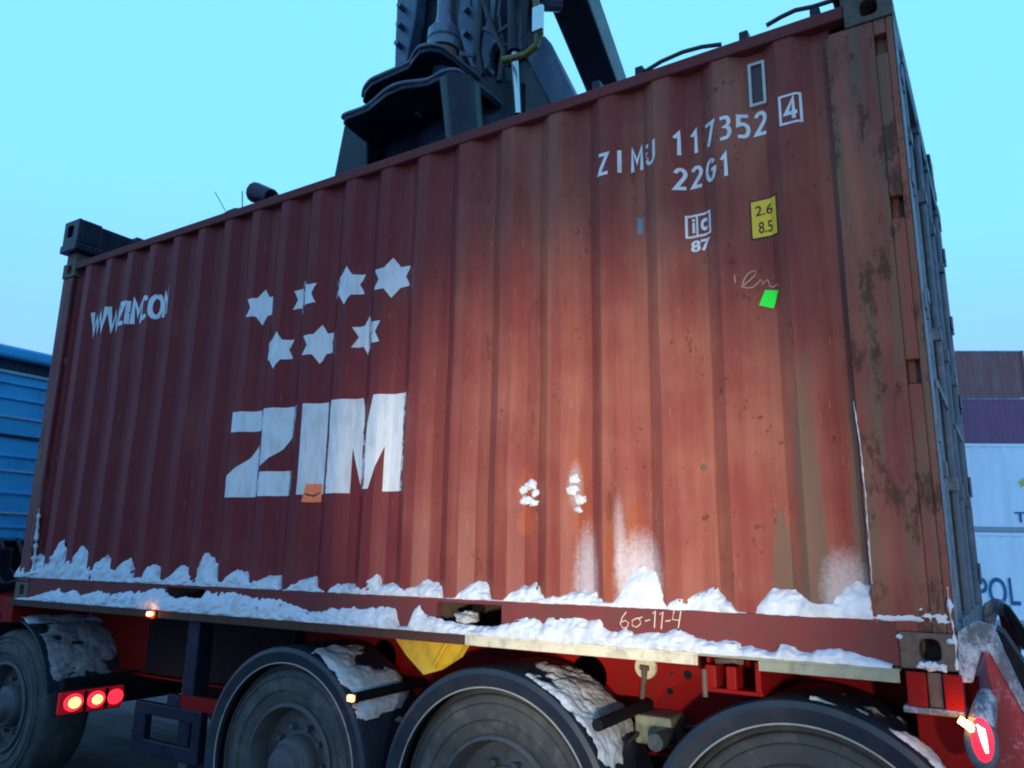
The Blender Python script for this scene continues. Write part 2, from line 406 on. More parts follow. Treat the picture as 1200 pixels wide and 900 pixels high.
for x0 in (0, L-.178):
    for near in (True, False):
        for z0 in (0, H-.118):
            y0 = -.006 if near else Wd-.162
            casting(x0 + (.002 if x0 else -.002), x0+.178 + (.002 if x0 else -.002), y0, y0+.168, Z0+z0, Z0+z0+.118, near)
for yy, side in ((0.0, 1), (Wd-.06, -1)):
    MB().box(.178, L-.178, yy, yy+.06, Z0+H-.062, Z0+H-.004).build('top_side_rail', 'rail_red', ct, .006)
# near bottom rail with two fork pockets
PK = [(1.80, 2.165), (3.893, 4.262)]
m = MB(); x_ = .178
for a, b in PK:
    m.box(x_, a, 0, .05, Z0+.003, Z0+.152); x_ = b
m.box(x_, L-.178, 0, .05, Z0+.003, Z0+.152)
for a, b in PK:
    m.box(a, b, 0.0005, .05, Z0+.135, Z0+.1515); m.box(a, b, .0005, .05, Z0+.0035, Z0+.016)
rl = m.build('bottom_side_rail', 'rail_red', ct, .003)
for a, b in PK:
    m = MB(); m.box(a-.012, a-.001, .05, 1.2, Z0+.016, Z0+.15); m.box(b+.001, b+.012, .05, 1.2, Z0+.016, Z0+.15); m.box(a-.012, b+.012, .05, 1.2, Z0+.15, Z0+.156); m.box(a-.012, b+.012, .05, 1.2, Z0+.006, Z0+.012)
    m.build('fork_pocket', 'rust_steel', ct)
MB().box(.178, L-.178, Wd-.05, Wd, Z0+.003, Z0+.152).build('bottom_side_rail', 'rail_red', ct, .003)
# upper ledge strip closes the sheet to the rail
MB().box(XA, XB, .05, .075, Z0+.13, Z0+.156).build('ledge', 'rail_red', ct)
MB().box(.1, L-.1, .06, Wd-.06, Z0+.158, Z0+.19).build('floor', 'rust_steel', ct)
m = MB()
for i in range(20):
    x = .3 + i * .285
    if all(not (a-.05 < x < b+.05) for a, b in PK): m.box(x, x+.045, .05, Wd-.05, Z0+.03, Z0+.157)
m.build('floor_crossmember', 'rust_steel', ct)
# roof
MB().box(.05, L-.05, .06, Wd-.06, Z0+H-.022, Z0+H-.012).build('roof', 'oxide_red', ct)
# far side and front wall, corrugated
m = MB(); m.add([(x, Wd - prof(x), z) for z in (ZB, ZT) for x in xb], [(i, i+1, nx+i+1, nx+i) for i in range(nx-1)])
m.build('side_panel', 'oxide_red', ct)
ys = [.14 + (Wd-.28)*i/64 for i in range(65)]
m = MB(); m.add([(.012 + (prof(y)-.012), y, z) for z in (ZB, ZT) for y in ys], [(i, i+1, 65+i+1, 65+i) for i in range(64)])
m.build('front_wall', 'oxide_red', ct)
MB().box(.0, .06, .14, Wd-.14, Z0+.003, Z0+.16).build('front_sill', 'rail_red', ct, .004)
MB().box(.0, .06, .14, Wd-.14, Z0+H-.12, Z0+H-.004).build('front_header', 'rail_red', ct, .004)
# corner posts
for yy in (0, 1):
    y0, y1 = (.002, .14) if yy == 0 else (Wd-.14, Wd-.002)
    MB().box(.002, .155, y0, y1, Z0+.118, Z0+H-.118).build('corner_post', 'oxide_post', ct, .01)
# near rear post: broad plate, slotted strip (lashing slots) and a rounded outer edge
ph0, ph1 = Z0+.118, Z0+H-.118
m = MB(); m.box(5.815, 5.985, .001, .12, ph0, ph1); m.box(5.985, 6.03, .045, .12, ph0, ph1); m.box(6.03, 6.055, .001, .12, ph0, ph1)
slots = [Z0+1.02, Z0+1.66, Z0+2.36]; z_ = ph0
for s_ in slots + [None]:
    top = ph1 if s_ is None else s_ - .045
    m.box(5.985, 6.03, .0015, .045, z_, top)
    if s_ is not None: z_ = s_ + .045
pst = m.build('corner_post', 'oxide_post', ct, .006); pst['label'] = 'broad muddy rear corner post with lashing slots'
MB().box(5.806, 5.822, -.001, .02, ph0+.02, ph1-.02).build('weld_seam', 'oxide_post', ct, .004)
MB().box(5.92, 6.055, Wd-.13, Wd-.002, ph0, ph1).build('corner_post', 'oxide_post', ct, .008)
# door end
MB().box(6.0, 6.057, .165, Wd-.165, Z0+.004, Z0+.14).build('door_sill', 'door_frost', ct, .004)
MB().box(6.0, 6.057, .165, Wd-.165, Z0+H-.12, Z0+H-.004).build('door_header', 'door_frost', ct, .004)
# frosted face of the near rear post, seen end on
MB().box(6.0565, 6.060, .004, .125, ph0+.004, ph1-.004).build('post_face', 'bar_frost', ct)
for y0, y1 in ((.128, 1.214), (1.224, Wd-.128)):
    m = MB(); zz = [Z0+.145, Z0+H-.125]; n_ = 24; pts = []
    for i in range(n_+1):
        y = y0 + (y1-y0)*i/n_; dx = .0 if (i % 6) < 3 else -.028
        pts.append((y, dx))
    m.add([(6.026+dx, y, z) for z in zz for (y, dx) in pts], [(i, i+1, n_+1+i+1, n_+1+i) for i in range(n_)])
    m.box(5.975, 5.99, y0, y1, zz[0], zz[1])
    d = m.build('door', 'door_frost', ct)
    for y in (y0+.22, y1-.22):
        mb = MB(); mb.tube([(6.042, y, Z0+.06), (6.042, y, Z0+H-.05)], .017, 10)
        for z in (Z0+.12, Z0+.7, Z0+1.4, Z0+2.1, Z0+H-.12): mb.box(6.026, 6.062, y-.045, y+.045, z-.03, z+.03)
        mb.build('locking_bar', 'bar_frost', d, smooth=True)
    mb = MB(); mb.box(6.052, 6.064, y0+.2, y0+.75, Z0+1.02, Z0+1.05); mb.build('handle', 'frost_steel', d, .004)
    hy = y0 - .01 if y0 < 1 else y1 + .01
    for z in (.3, .8, 1.3, 1.8, 2.25):
        mb = MB(); mb.box(6.0605, 6.066, hy-.06, hy+.06, Z0+z-.03, Z0+z+.03); mb.tube([(6.060, hy, Z0+z-.06), (6.060, hy, Z0+z+.06)], .010, 8)
        mb.build('hinge', 'bar_frost', d)

# ---- print on the side sheet: flat outlines cut along the corrugation and laid on it
def lay(bm, name, mat, off=.0022, parent=ct, flat=None):
    xs = [v.co.x for v in bm.verts]; zs = [v.co.z for v in bm.verts]
    if flat is None:
        cuts = [(Vector((x, 0, 0)), Vector((1, 0, 0))) for x in xb if min(xs) < x < max(xs)] + [(Vector((0, 0, z)), Vector((0, 0, 1))) for z in zb if min(zs) < z < max(zs)]
        for co, no in cuts:
            bmesh.ops.bisect_plane(bm, geom=bm.verts[:] + bm.edges[:] + bm.faces[:], plane_co=co, plane_no=no, dist=1e-5)
        bmesh.ops.triangulate(bm, faces=[f for f in bm.faces if len(f.verts) > 4])
    for v in bm.verts: v.co.y = (surf(v.co.x, v.co.z) - off) if flat is None else flat
    for f in bm.faces:
        f.normal_update()
        if f.normal.y > 0: f.normal_flip()
    o_ = parent_loc(parent)
    for v in bm.verts: v.co -= o_
    me = bpy.data.meshes.new(name); bm.to_mesh(me); bm.free()
    return link(name, me, mat, parent)
def polys_bm(polys):
    bm = bmesh.new()
    for p in polys:
        bm.faces.new([bm.verts.new((x, 0, z)) for x, z in p])
    bmesh.ops.triangulate(bm, faces=bm.faces[:])
    return bm
def text_bm(txt, x0, x1, z0, z1, bold=0.0, spacing=1.0, shear=0.0):
    c = bpy.data.curves.new('t', 'FONT'); c.body = txt; c.size = 1; c.offset = bold; c.space_character = spacing; c.resolution_u = 4; c.shear = shear
    o = bpy.data.objects.new('t', c); COL.objects.link(o)
    dg = bpy.context.evaluated_depsgraph_get(); me = bpy.data.meshes.new_from_object(o.evaluated_get(dg))
    bm = bmesh.new(); bm.from_mesh(me)
    bpy.data.objects.remove(o); bpy.data.meshes.remove(me); bpy.data.curves.remove(c)
    bmesh.ops.remove_doubles(bm, verts=bm.verts[:], dist=1e-5)
    xs = [v.co.x for v in bm.verts]; ys_ = [v.co.y for v in bm.verts]
    a, b, c0, c1 = min(xs), max(xs), min(ys_), max(ys_)
    for v in bm.verts: v.co = Vector((x0 + (v.co.x-a)/(b-a)*(x1-x0), 0, z0 + (v.co.y-c0)/(c1-c0)*(z1-z0)))
    return bm
def P(px, py, y=.02):
    v = onY(px, py, y); return v.x, v.z
def lay_text(bm, name, mat, off=.0022):
    """one object for each printed character"""
    seen = set(); isl = []
    for v in bm.verts:
        if v in seen: continue
        st_ = [v]; comp = []; seen.add(v)
        while st_:
            q = st_.pop(); comp.append(q)
            for e_ in q.link_edges:
                o_ = e_.other_vert(q)
                if o_ not in seen: seen.add(o_); st_.append(o_)
        isl.append(comp)
    groups = []
    for c in sorted(isl, key=lambda c: min(v.co.x for v in c)):
        a, b = min(v.co.x for v in c), max(v.co.x for v in c)
        if groups and a < groups[-1][1] - .3*(b-a): groups[-1][0].extend(c); groups[-1][1] = max(b, groups[-1][1])
        else: groups.append([list(c), b])
    for g_, _ in groups:
        gs = set(g_); nb = bmesh.new(); mp = {v: nb.verts.new(v.co) for v in g_}
        for f in bm.faces:
            if f.verts[0] in gs: nb.faces.new([mp[v] for v in f.verts])
        lay(nb, name, mat, off)
    bm.free()
# seven six-pointed stars
for (px, py) in ((306, 359), (357, 347.5), (408, 335.5), (460, 325.5), (326, 411), (374.5, 403), (430, 392)):
    x, z = P(px, py, .03); R_ = .118; pts = []
    for i in range(12):
        r = R_ if i % 2 == 0 else R_ * .60
        a = math.pi/2 + i * math.pi/6; pts.append((x + r*math.cos(a)*1.12, z + r*math.sin(a)))
    bm = bmesh.new(); c0 = bm.verts.new((x, 0, z)); vv = [bm.verts.new((p[0], 0, p[1])) for p in pts]
    for i in range(12): bm.faces.new((c0, vv[i], vv[(i+1) % 12]))
    lay(bm, 'star', 'white_block')
# ZIM
zb0, zt0 = Z0+.672, Z0+1.192; hz = zt0 - zb0
def lz(f): return zb0 + hz * f
def curve_pts(p0, p1, p2, n=8):
    return [((1-t)**2*p0[0]+2*(1-t)*t*p1[0]+t*t*p2[0], (1-t)**2*p0[1]+2*(1-t)*t*p1[1]+t*t*p2[1]) for t in [i/n for i in range(n+1)]]
ax, bx_ = 2.215, 2.815
def bez(p0, p1, p2, f):
    t = (f - p0) / (p2 - p0); return t
def zl(f):
    if f <= .22: return ax + .02*f/.22
    t = (f-.22)/.54; return (1-t)**2*(ax+.02) + 2*(1-t)*t*2.47 + t*t*2.53
def zr(f):
    t = (f-.30)/.50; return bx_ if t >= 1 else (1-t)**2*2.50 + 2*(1-t)*t*(bx_-.07) + t*t*bx_
bmz = bmesh.new()
def strip(fs, lf, rf):
    rows = [(bmz.verts.new((lf(f), 0, lz(f))), bmz.verts.new((rf(f), 0, lz(f)))) for f in fs]
    for (p, q), (r, w) in zip(rows, rows[1:]): bmz.faces.new((p, q, w, r))
strip([0, .11, .22, .275], zl, lambda f: bx_)
strip([.275 + .025*i/1 for i in (0, 1)], zl, lambda f: 2.50)
strip([.30 + .46*i/10 for i in range(11)], zl, zr)
strip([.76, .80, .9, 1.0], lambda f: ax + .025, zr)
lay(bmz, 'letter', 'white_block')
lay(polys_bm([[(2.868, lz(0)), (2.868, lz(1)), (3.042, lz(1)), (3.042, lz(0))]]), 'letter', 'white_block')
mx0, mx1 = 3.078, 3.618
Mp = [(mx0, lz(0)), (mx0, lz(1)), (3.295, lz(1)), (3.352, lz(.52)), (3.408, lz(1)), (mx1, lz(1)), (mx1, lz(0)), (3.487, lz(0)), (3.487, lz(.46)), (3.405, lz(.03)), (3.318, lz(.03)), (3.235, lz(.47)), (3.235, lz(0))]
lay(polys_bm([Mp]), 'letter', 'white_block')
# web address, number, type code
def arc(cx, cz, rx, rz, a0, a1, n=9): return [(cx + rx*math.cos(math.radians(a0+(a1-a0)*i/n)), cz + rz*math.sin(math.radians(a0+(a1-a0)*i/n))) for i in range(n+1)]
GL = {'Z': [[(.06, .93), (.90, .93), (.08, .07), (.94, .07)]], 'I': [[(.5, 0), (.5, 1)]], 'M': [[(.08, 0), (.08, 1), (.5, .40), (.92, 1), (.92, 0)]],
      'U': [[(.1, 1), (.1, .3)] + arc(.5, .30, .40, .23, 180, 360) + [(.9, 1)]], '1': [[(.16, .74), (.52, .96), (.52, 0)]], '7': [[(.08, .93), (.90, .93), (.36, 0)]],
      '3': [[(.12, .93), (.60, .93)] + arc(.55, .735, .32, .195, 80, -90) + arc(.55, .305, .36, .235, 90, -100) + [(.10, .07)]],
      '5': [[(.88, .93), (.18, .93), (.16, .55)] + arc(.48, .335, .40, .265, 100, -110) + [(.10, .07)]],
      '2': [arc(.5, .70, .38, .23, 165, -35) + [(.10, .07), (.92, .07)]], 'G': [arc(.52, .5, .42, .43, 40, 360, 16) + [(.56, .5)]],
      '4': [[(.60, .28), (.10, .28), (.70, .95), (.70, 0)], [(.80, .28), (.98, .28)]]}
def glyph(ch, x0, x1, z0, z1, w):
    bm = bmesh.new()
    for path in GL[ch]:
        pts = [Vector((x0 + (x1-x0)*a, 0, z0 + (z1-z0)*b)) for a, b in path]
        pts = [p for i, p in enumerate(pts) if i == 0 or (p - pts[i-1]).length > 1e-5]
        Ls = []; Rs = []
        for i, p in enumerate(pts):
            d0 = (p - pts[i-1]).normalized() if i else (pts[1]-p).normalized(); d1 = (pts[i+1]-p).normalized() if i < len(pts)-1 else d0
            n0 = Vector((-d0.z, 0, d0.x)); n1 = Vector((-d1.z, 0, d1.x)); n_ = (n0+n1).normalized(); k_ = min(2.2, 1/max(.3, n_.dot(n0)))
            Ls.append(bm.verts.new(p + n_*w*.5*k_)); Rs.append(bm.verts.new(p - n_*w*.5*k_))
        for i in range(len(pts)-1): bm.faces.new((Ls[i], Rs[i], Rs[i+1], Ls[i+1]))
    lay(bm, 'character', 'white_paint')
def num(txt, l, r, zlo, zhi, bold=.03, sp=1.15):
    xa, xc = P(*l)[0], P(*r)[0]; n_ = len(txt); cw = (xc-xa) / (n_ + (n_-1)*.42)
    for i, ch in enumerate(txt): glyph(ch, xa + i*cw*1.42, xa + i*cw*1.42 + cw, zlo, zhi, .0165)
GL['W'] = [[(.0, 1), (.26, 0), (.5, .72), (.74, 0), (1.0, 1)]]; GL['C'] = [arc(.52, .5, .42, .44, 45, 315, 14)]; GL['O'] = [arc(.5, .5, .42, .44, 90, 449, 18)]; GL['.'] = [[(.5, 0), (.5, .17)]]
xw = P(103, 385)[0]; wid = P(191, 370)[0] + .05 - xw; adv = {'W': 1.15, '.': .22, 'I': .42, 'Z': .9, 'M': 1.05, 'C': .95, 'O': 1.0}
tot = sum(adv[c] for c in 'WWW.ZIM.COM')
for c in 'WWW.ZIM.COM':
    w_ = wid*adv[c]/tot; glyph(c, xw + w_*.05, xw + w_*.95, Z0+1.960, Z0+2.135, .033); xw += w_
_, zA = P(703, 208); _, zB = P(703, 182)
num('ZIMU', (702, 195), (768, 180), zA, zB, .02, 1.2)
num('117352', (788, 172), (897, 147), zA+.012, zB+.012, .02, 1.2)
num('22G1', (790, 209), (858, 190), P(790, 223)[1], P(790, 197)[1], .02, 1.15)
x0, x1 = P(917, 130)[0], P(937, 130)[0]; z0, z1 = P(920, 145)[1], P(920, 117)[1]
glyph('4', x0+.010, x1-.006, z0+.008, z1-.006, .0165)
def frame_polys(x0, x1, z0, z1, t): return [[(x0, z0), (x1, z0), (x1, z0+t), (x0, z0+t)], [(x0, z1-t), (x1, z1-t), (x1, z1), (x0, z1)], [(x0, z0+t), (x0+t, z0+t), (x0+t, z1-t), (x0, z1-t)], [(x1-t, z0+t), (x1, z0+t), (x1, z1-t), (x1-t, z1-t)]]
lay(polys_bm(frame_polys(x0-.012, x1+.012, z0-.014, z1+.014, .010)), 'check_digit_frame', 'white_paint')
# rail registration mark
x0, x1 = P(801, 262)[0], P(832, 258)[0]; z0, z1 = P(801, 278)[1], P(801, 251)[1]
lay(polys_bm(frame_polys(x0, x1, z0, z1, .010) + [[((x0+x1)/2-.012, z0+.010), ((x0+x1)/2-.004, z0+.010), ((x0+x1)/2-.004, z1-.010), ((x0+x1)/2-.012, z1-.010)]]), 'mark_frame', 'white_paint')
lay_text(text_bm('i', x0+.028, x0+.042, z0+.022, z1-.018, .02), 'character', 'white_paint')
lay_text(text_bm('c', (x0+x1)/2+.008, x1-.018, z0+.024, z1-.026, .03), 'character', 'white_paint')
lay_text(text_bm('87', x0+.02, x1-.008, z0-.068, z0-.014, .035), 'character', 'white_paint')
# yellow height plate
x0, x1 = P(879, 254)[0], P(909, 254)[0]; z0, z1 = P(880, 277)[1], P(880, 234)[1]
lay(polys_bm([[(x0-.006, z0-.008), (x1+.006, z0-.008), (x1+.006, z1+.008), (x0-.006, z1+.008)]]), 'plate_border', 'ink', .002)
hp = lay(polys_bm([[(x0, z0), (x1, z0), (x1, z1), (x0, z1)]]), 'height_plate', 'plate_yellow', .0034)
hp['label'] = 'yellow height plate with black figures'
lay_text(text_bm('2.6', x0+.016, x1-.016, (z0+z1)/2+.014, z1-.022, .01), 'character', 'ink', .0048)
lay_text(text_bm('8.5', x0+.026, x1-.02, z0+.016, (z0+z1)/2-.014, .01), 'character', 'ink', .0048)
# stickers
def quad_px(pts, y=.03): return [[P(a, b, y) for a, b in pts]]
st = lay(polys_bm(quad_px([(359, 567), (374, 566.5), (373, 588), (355, 588.5)])), 'sticker', 'orange_sticker', .004); st['label'] = 'orange square sticker'
lay(polys_bm(quad_px([(358, 578), (364, 580), (372, 576), (371, 578), (364, 582), (358, 580)])), 'sticker_scribble', 'ink', .0052)
st = lay(polys_bm(quad_px([(895, 338), (911.5, 339), (905, 360), (888, 356)])), 'sticker', 'green_sticker', .004); st['label'] = 'bright green sticker set askew'
lay(polys_bm(quad_px([(745, 254), (752, 254), (752, 273), (745, 273)])), 'sticker', 'ice_blue', .003)
# ventilator cover
x0, x1 = P(876, 98)[0], P(896, 98)[0]; z0, z1 = P(880, 123)[1], P(880, 72)[1]
m = MB(); yv = surf((x0+x1)/2, z0) - .012
for (a, b, c, d) in ((x0, x1, z0, z0+.012), (x0, x1, z1-.012, z1), (x0, x0+.012, z0+.012, z1-.012), (x1-.012, x1, z0+.012, z1-.012)): m.box(a, b, yv-.006, yv+.05, c, d)
vt = m.build('ventilator', 'vent_frame', ct); MB().box(x0+.012, x1-.012, yv+.004, yv+.05, z0+.012, z1-.012).build('cover', 'vent_dark', vt)
# chalk writing on the bottom rail and scribble on the sheet
def strokes(name, strk, mat, r, parent, yf):
    m = MB()
    for s in strk:
        pts = []
        for (a, b) in s:
            v = onY(a, b, 0.0); pts.append((v.x, yf(v.x, v.z), v.z))
        m.tube(pts, r, 5)
    return m.build(name, mat, parent)
strokes('chalk_figure', [[(734,717),(729,724),(727,731),(730,736),(735,735),(737,730),(733,727),(728,729)], [(747,724),(741,727),(741,733),(746,735),(751,731),(750,726),(747,724)], [(747,725),(753,723)],
    [(756,728),(762,726)], [(765,719),(768,716),(767,736)], [(773,720),(777,717),(775,737)], [(780,728),(786,727)], [(790,716),(788,726),(797,727)], [(798,716),(795,736)]], 'chalk', .0022, ct, lambda x, z: -.0012)
strokes('chalk_scribble', [[(860,322),(861,331)], [(868,335),(870,326),(873,319),(878,314),(882,313),(881,318),(876,325),(871,331),(869,335),(874,335),(879,333),(884,327),(887,323),(889,325),(889,329),(892,326),(895,323),(897,326),(898,331),(902,332),(908,329)]], 'chalk', .0015, ct, lambda x, z: surf(x, z) - .002)
# round knocks with frost
for (px, py, r) in ((822, 547, .012),):
    x, z = P(px, py, .02); m = MB(); m.lathe([(0.0001, -.006), (r*.7, -.005), (r, 0), (r*1.1, .004)], (x, surf(x, z), z), 12); m.build('dent', 'rust_steel', ct, smooth=True)

# ------------------------------------------------------------------ trailer
tr = empty('container_trailer', (4.2, Wd/2, 0), 'red skeletal trailer with three mudguarded axles carrying the ZIM container', 'trailer')
AX = [2.90, 4.21, 5.53]; HZ = .53; RO = .605
def hole_beam(y, th):
    """web plate cut from ring cells so the lightening holes are open"""
    m = MB(); cells = []
    holes = [(1.55, -.20, .05), (3.10, -.225, .095), (4.42, -.215, .10), (5.60, -.25, .05)]
    x = -1.2
    zt, zl = Z0-.045, Z0-.50
    for (hx, hz_, r) in holes:
        m.box(x, hx-.22, y, y+th, zl, zt)
        n = 24
        m.ring(rectloop(hx-.22, hx+.22, zl, zt, n, y), [(hx + r*math.cos(2*math.pi*i/n), y, Z0+hz_ + r*math.sin(2*math.pi*i/n)) for i in range(n)], (0, th, 0))
        x = hx + .22
    m.box(x, 6.05, y, y+th, zl, zt)
    return m
for y in (.55, Wd-.565):
    hole_beam(y, .015).build('chassis_beam', 'chassis_red', tr)
    m = MB(); m.box(-1.2, 6.05, y-.06, y+.075, Z0-.045, Z0-.031); m.box(-1.2, 6.05, y-.06, y+.075, Z0-.514, Z0-.501)
    m.build('beam_flange', 'chassis_red', tr, .002)
# crossmembers and side rails (the ledge the container sits on)
for x in (-.9, .0, 1.1, 2.2, 3.55, 4.86):
    m = MB(); m.box(x-.05, x+.05, .567, Wd-.567, Z0-.155, Z0-.046); m.build('crossmember', 'chassis_red', tr, .004)
def side_rail(x0, x1, mat, near=True):
    m = MB()
    if near: m.box(x0, x1, -.038, .05, Z0-.012, Z0-.002); m.box(x0, x1, -.038, -.030, Z0-.046, Z0-.012)
    else: m.box(x0, x1, Wd-.05, Wd+.038, Z0-.012, Z0-.002); m.box(x0, x1, Wd+.03, Wd+.038, Z0-.046, Z0-.012)
    return m.build('side_rail', mat, tr, .0015)
xA = onY(546, 748, -.03).x; xB = onY(818, 768, -.03).x; xC = onY(889, 772, -.03).x; xD = onY(1054, 786, -.03).x
side_rail(-.02, xA-.002, 'rail_dark'); side_rail(xA, xB, 'cream'); side_rail(xC, xD, 'drab')
MB().box(xB, xC, -.036, .05, Z0-.010, Z0-.002).build('rail_gap_plate', 'drab', tr)
side_rail(-.02, 5.9, 'chassis_red', False)
# front bolster below the container's front end
MB().box(-.10, .06, -.03, Wd+.03, Z0-.17, Z0-.003).build('front_bolster', 'chassis_red', tr, .006)
MB().box(-1.6, -.10, .25, Wd-.25, Z0-.16, Z0-.02).build('gooseneck', 'chassis_red', tr, .006)
# twistlock outrigger in the gap
m = MB(); a, b = xB+.005, xC-.005
m.box(a, b, .02, .55, Z0-.145, Z0-.130); m.box(b-.02, b, .0, .55, Z0-.130, Z0-.02); m.box(a, a+.012, .05, .55, Z0-.130, Z0-.02)
m.build('twistlock_outrigger', 'chassis_red', tr, .003)
for i, (f0, f1) in enumerate(((.03, .23), (.40, .58))):
    MB().box(a+(b-a)*f0, a+(b-a)*f1, .005, .10, Z0-.130, Z0-.045).build('twistlock_block', 'chassis_red', tr, .006)
m = MB(); m.tube([(a+.05, .02, Z0-.03), (a+.12, .0, Z0-.02), (a+.15, .02, Z0-.028)], .012, 8); m.tube([(a+.01, -.01, Z0-.06), (a+.012, -.012, Z0-.16)], .010, 8); m.build('twistlock_handle', 'rust_steel', tr)
# hanging lashing latch on the web
v = onY(757, 783, .545)
m = MB(); m.lathe([(.0001, -.012), (.052, -.010), (.055, 0.0), (.055, .008)], (v.x, .545, v.z+.005), 20); m.build('latch_plate', 'cream', tr, smooth=True)
m = MB(); m.tube([(v.x, .525, v.z), (v.x+.004, .515, v.z-.03), (v.x-.014, .515, v.z-.17)], [.016, .014, .011], 8); m.tube([(v.x-.02, .525, v.z+.005), (v.x+.022, .525, v.z+.002)], .012, 8); m.build('latch_hook', 'rust_steel', tr, smooth=True)
# bolt holes
for (px, py, r) in ((806, 791, .020), (785, 810, .016), (787, 775, .006), (787, 789, .006), (735, 818, .008)):
    v = onY(px, py, .548); m = MB(); m.lathe([(.0001, -.001), (r, -.0005), (r, .002)], (v.x, .548, v.z), 16); m.build('bolt_hole', 'black', tr)
# yellow gusset hanging from the rail
g0 = [onY(px, py, .06 + (.02 if i % 2 else 0)) for i, (px, py) in enumerate(((448, 726), (560, 738), (541, 770), (518, 785), (496, 791), (476, 768)))]
MB().prism(g0, (0, .012, 0)).build('gusset', 'yellow', tr, .003)
m = MB()
for (p0, p1) in (((528, 745), (508, 782)), ((500, 741), (497, 752))):
    q0, q1 = onY(*p0, .05), onY(*p1, .05); m.tube([q0, q1], .010, 6)
m.build('gusset_rib', 'yellow', tr)
# rear corner bolster below the casting
zR = Z0-.004
m = MB(); m.box(5.88, 6.06, -.02, .20, zR-.135, zR-.115); m.box(5.88, 6.06, .12, .5, zR-.115, zR); m.build('corner_bolster', 'frost_steel', tr, .004)
for (a, b) in ((5.895, 5.955), (6.005, 6.062)): MB().box(a, b, -.018, .11, zR-.114, zR-.004).build('bolster_cheek', 'chassis_red', tr, .004)
MB().box(5.958, 6.002, .0, .11, zR-.114, zR-.004).build('twistlock', 'rust_steel', tr, .004)
# rear cross frame and guide plates
MB().box(5.90, 6.10, .14, Wd-.14, Z0-.34, Z0-.02).build('rear_crossmember', 'chassis_red', tr, .006)
def rear_side(y, d):
    pl = [onY(*q, 0.0) for q in ((1152, 762), (1161, 764), (1200, 838), (1203, 905), (1163, 905), (1160, 850), (1162, 806))]
    pl = [(v.x, y, v.z) for v in pl]
    MB().prism(pl, (0, d*.03, 0)).build('guide_plate', 'frost_red', tr, .002)
    ed = [onY(*q, -.01) for q in ((1122, 740), (1142, 728), (1163, 733), (1171, 752), (1206, 826), (1203, 842), (1160, 765), (1150, 764), (1140, 800), (1124, 800))]
    ed = [(v.x, y - .012*d, v.z) for v in ed]
    MB().prism(ed, (0, d*.07, 0)).build('guide_flange', 'frost_steel', tr, .004)
    rb = [onY(*q, 0.0) for q in ((1166, 738), (1176, 744), (1212, 798), (1212, 834), (1204, 830))]
    rb = [(v.x, y + .06*d, v.z) for v in rb]
    MB().prism(rb, (0, d*.25, 0)).build('rubber_buffer', 'black', tr, .003)
rear_side(0.0, 1); rear_side(Wd, -1)
MB().box(6.03, 6.16, .35, Wd-.35, .50, .64).build('bumper_bar', 'chassis_red', tr, .008)
for y in (.5, Wd-.58): MB().box(6.02, 6.10, y, y+.08, .6, Z0-.3).build('bumper_bracket', 'chassis_red', tr, .004)
# marker lamp on rubber stalk
def stalk(y, d):
    a = onY(1157, 818, -.02); b = onY(1150, 850, -.06); c = onY(1151, 880, -.08)
    q = lambda v, yy: (v.x, y + (yy)*d, v.z)
    m = MB(); m.tube([q(a, .03), q((a+b)/2, -.03), q(b, -.05)], [.030, .036, .040], 12); k_ = m.build('lamp_stalk', 'frost_steel', tr, smooth=True)
    def egg(cx, cy, cz, rx, ry, rz, name, mat):
        m = MB(); m.lathe([(math.cos(i*math.pi/10 - math.pi/2) + .0001, math.sin(i*math.pi/10 - math.pi/2)) for i in range(11)], (0, 0, 0), 16, axis='Z')
        m.v = [(cx + v[0]*rx, cy + v[1]*ry, cz + v[2]*rz) for v in m.v]; m.build(name, mat, tr, smooth=True)
    e_ = onY(1150, 872, -.08)
    egg(e_.x, y-.055*d, e_.z, .048, .04, .085, 'lamp_housing', 'bar_frost'); egg(e_.x+.004, y-.078*d, e_.z+.012, .032, .03, .066, 'lamp_lens', 'tail_red')
    m = MB(); f_ = onY(1152, 863, -.12); m.tube([(f_.x-.014, y-.110*d, f_.z+.030), (f_.x-.003, y-.114*d, f_.z+.018), (f_.x+.001, y-.114*d, f_.z-.012), (f_.x+.006, y-.110*d, f_.z-.048)], [.004, .010, .009, .004], 8); m.build('lamp_glow', 'tail_hot', tr)
    m = MB(); h = onY(1134, 849, -.08); m.tube([(h.x-.022, y-.085*d, h.z+.013), (h.x+.018, y-.085*d, h.z-.012)], [.010, .013], 10); m.build('marker_lamp', 'amber_lit', tr, smooth=True)
stalk(0.0, 1)
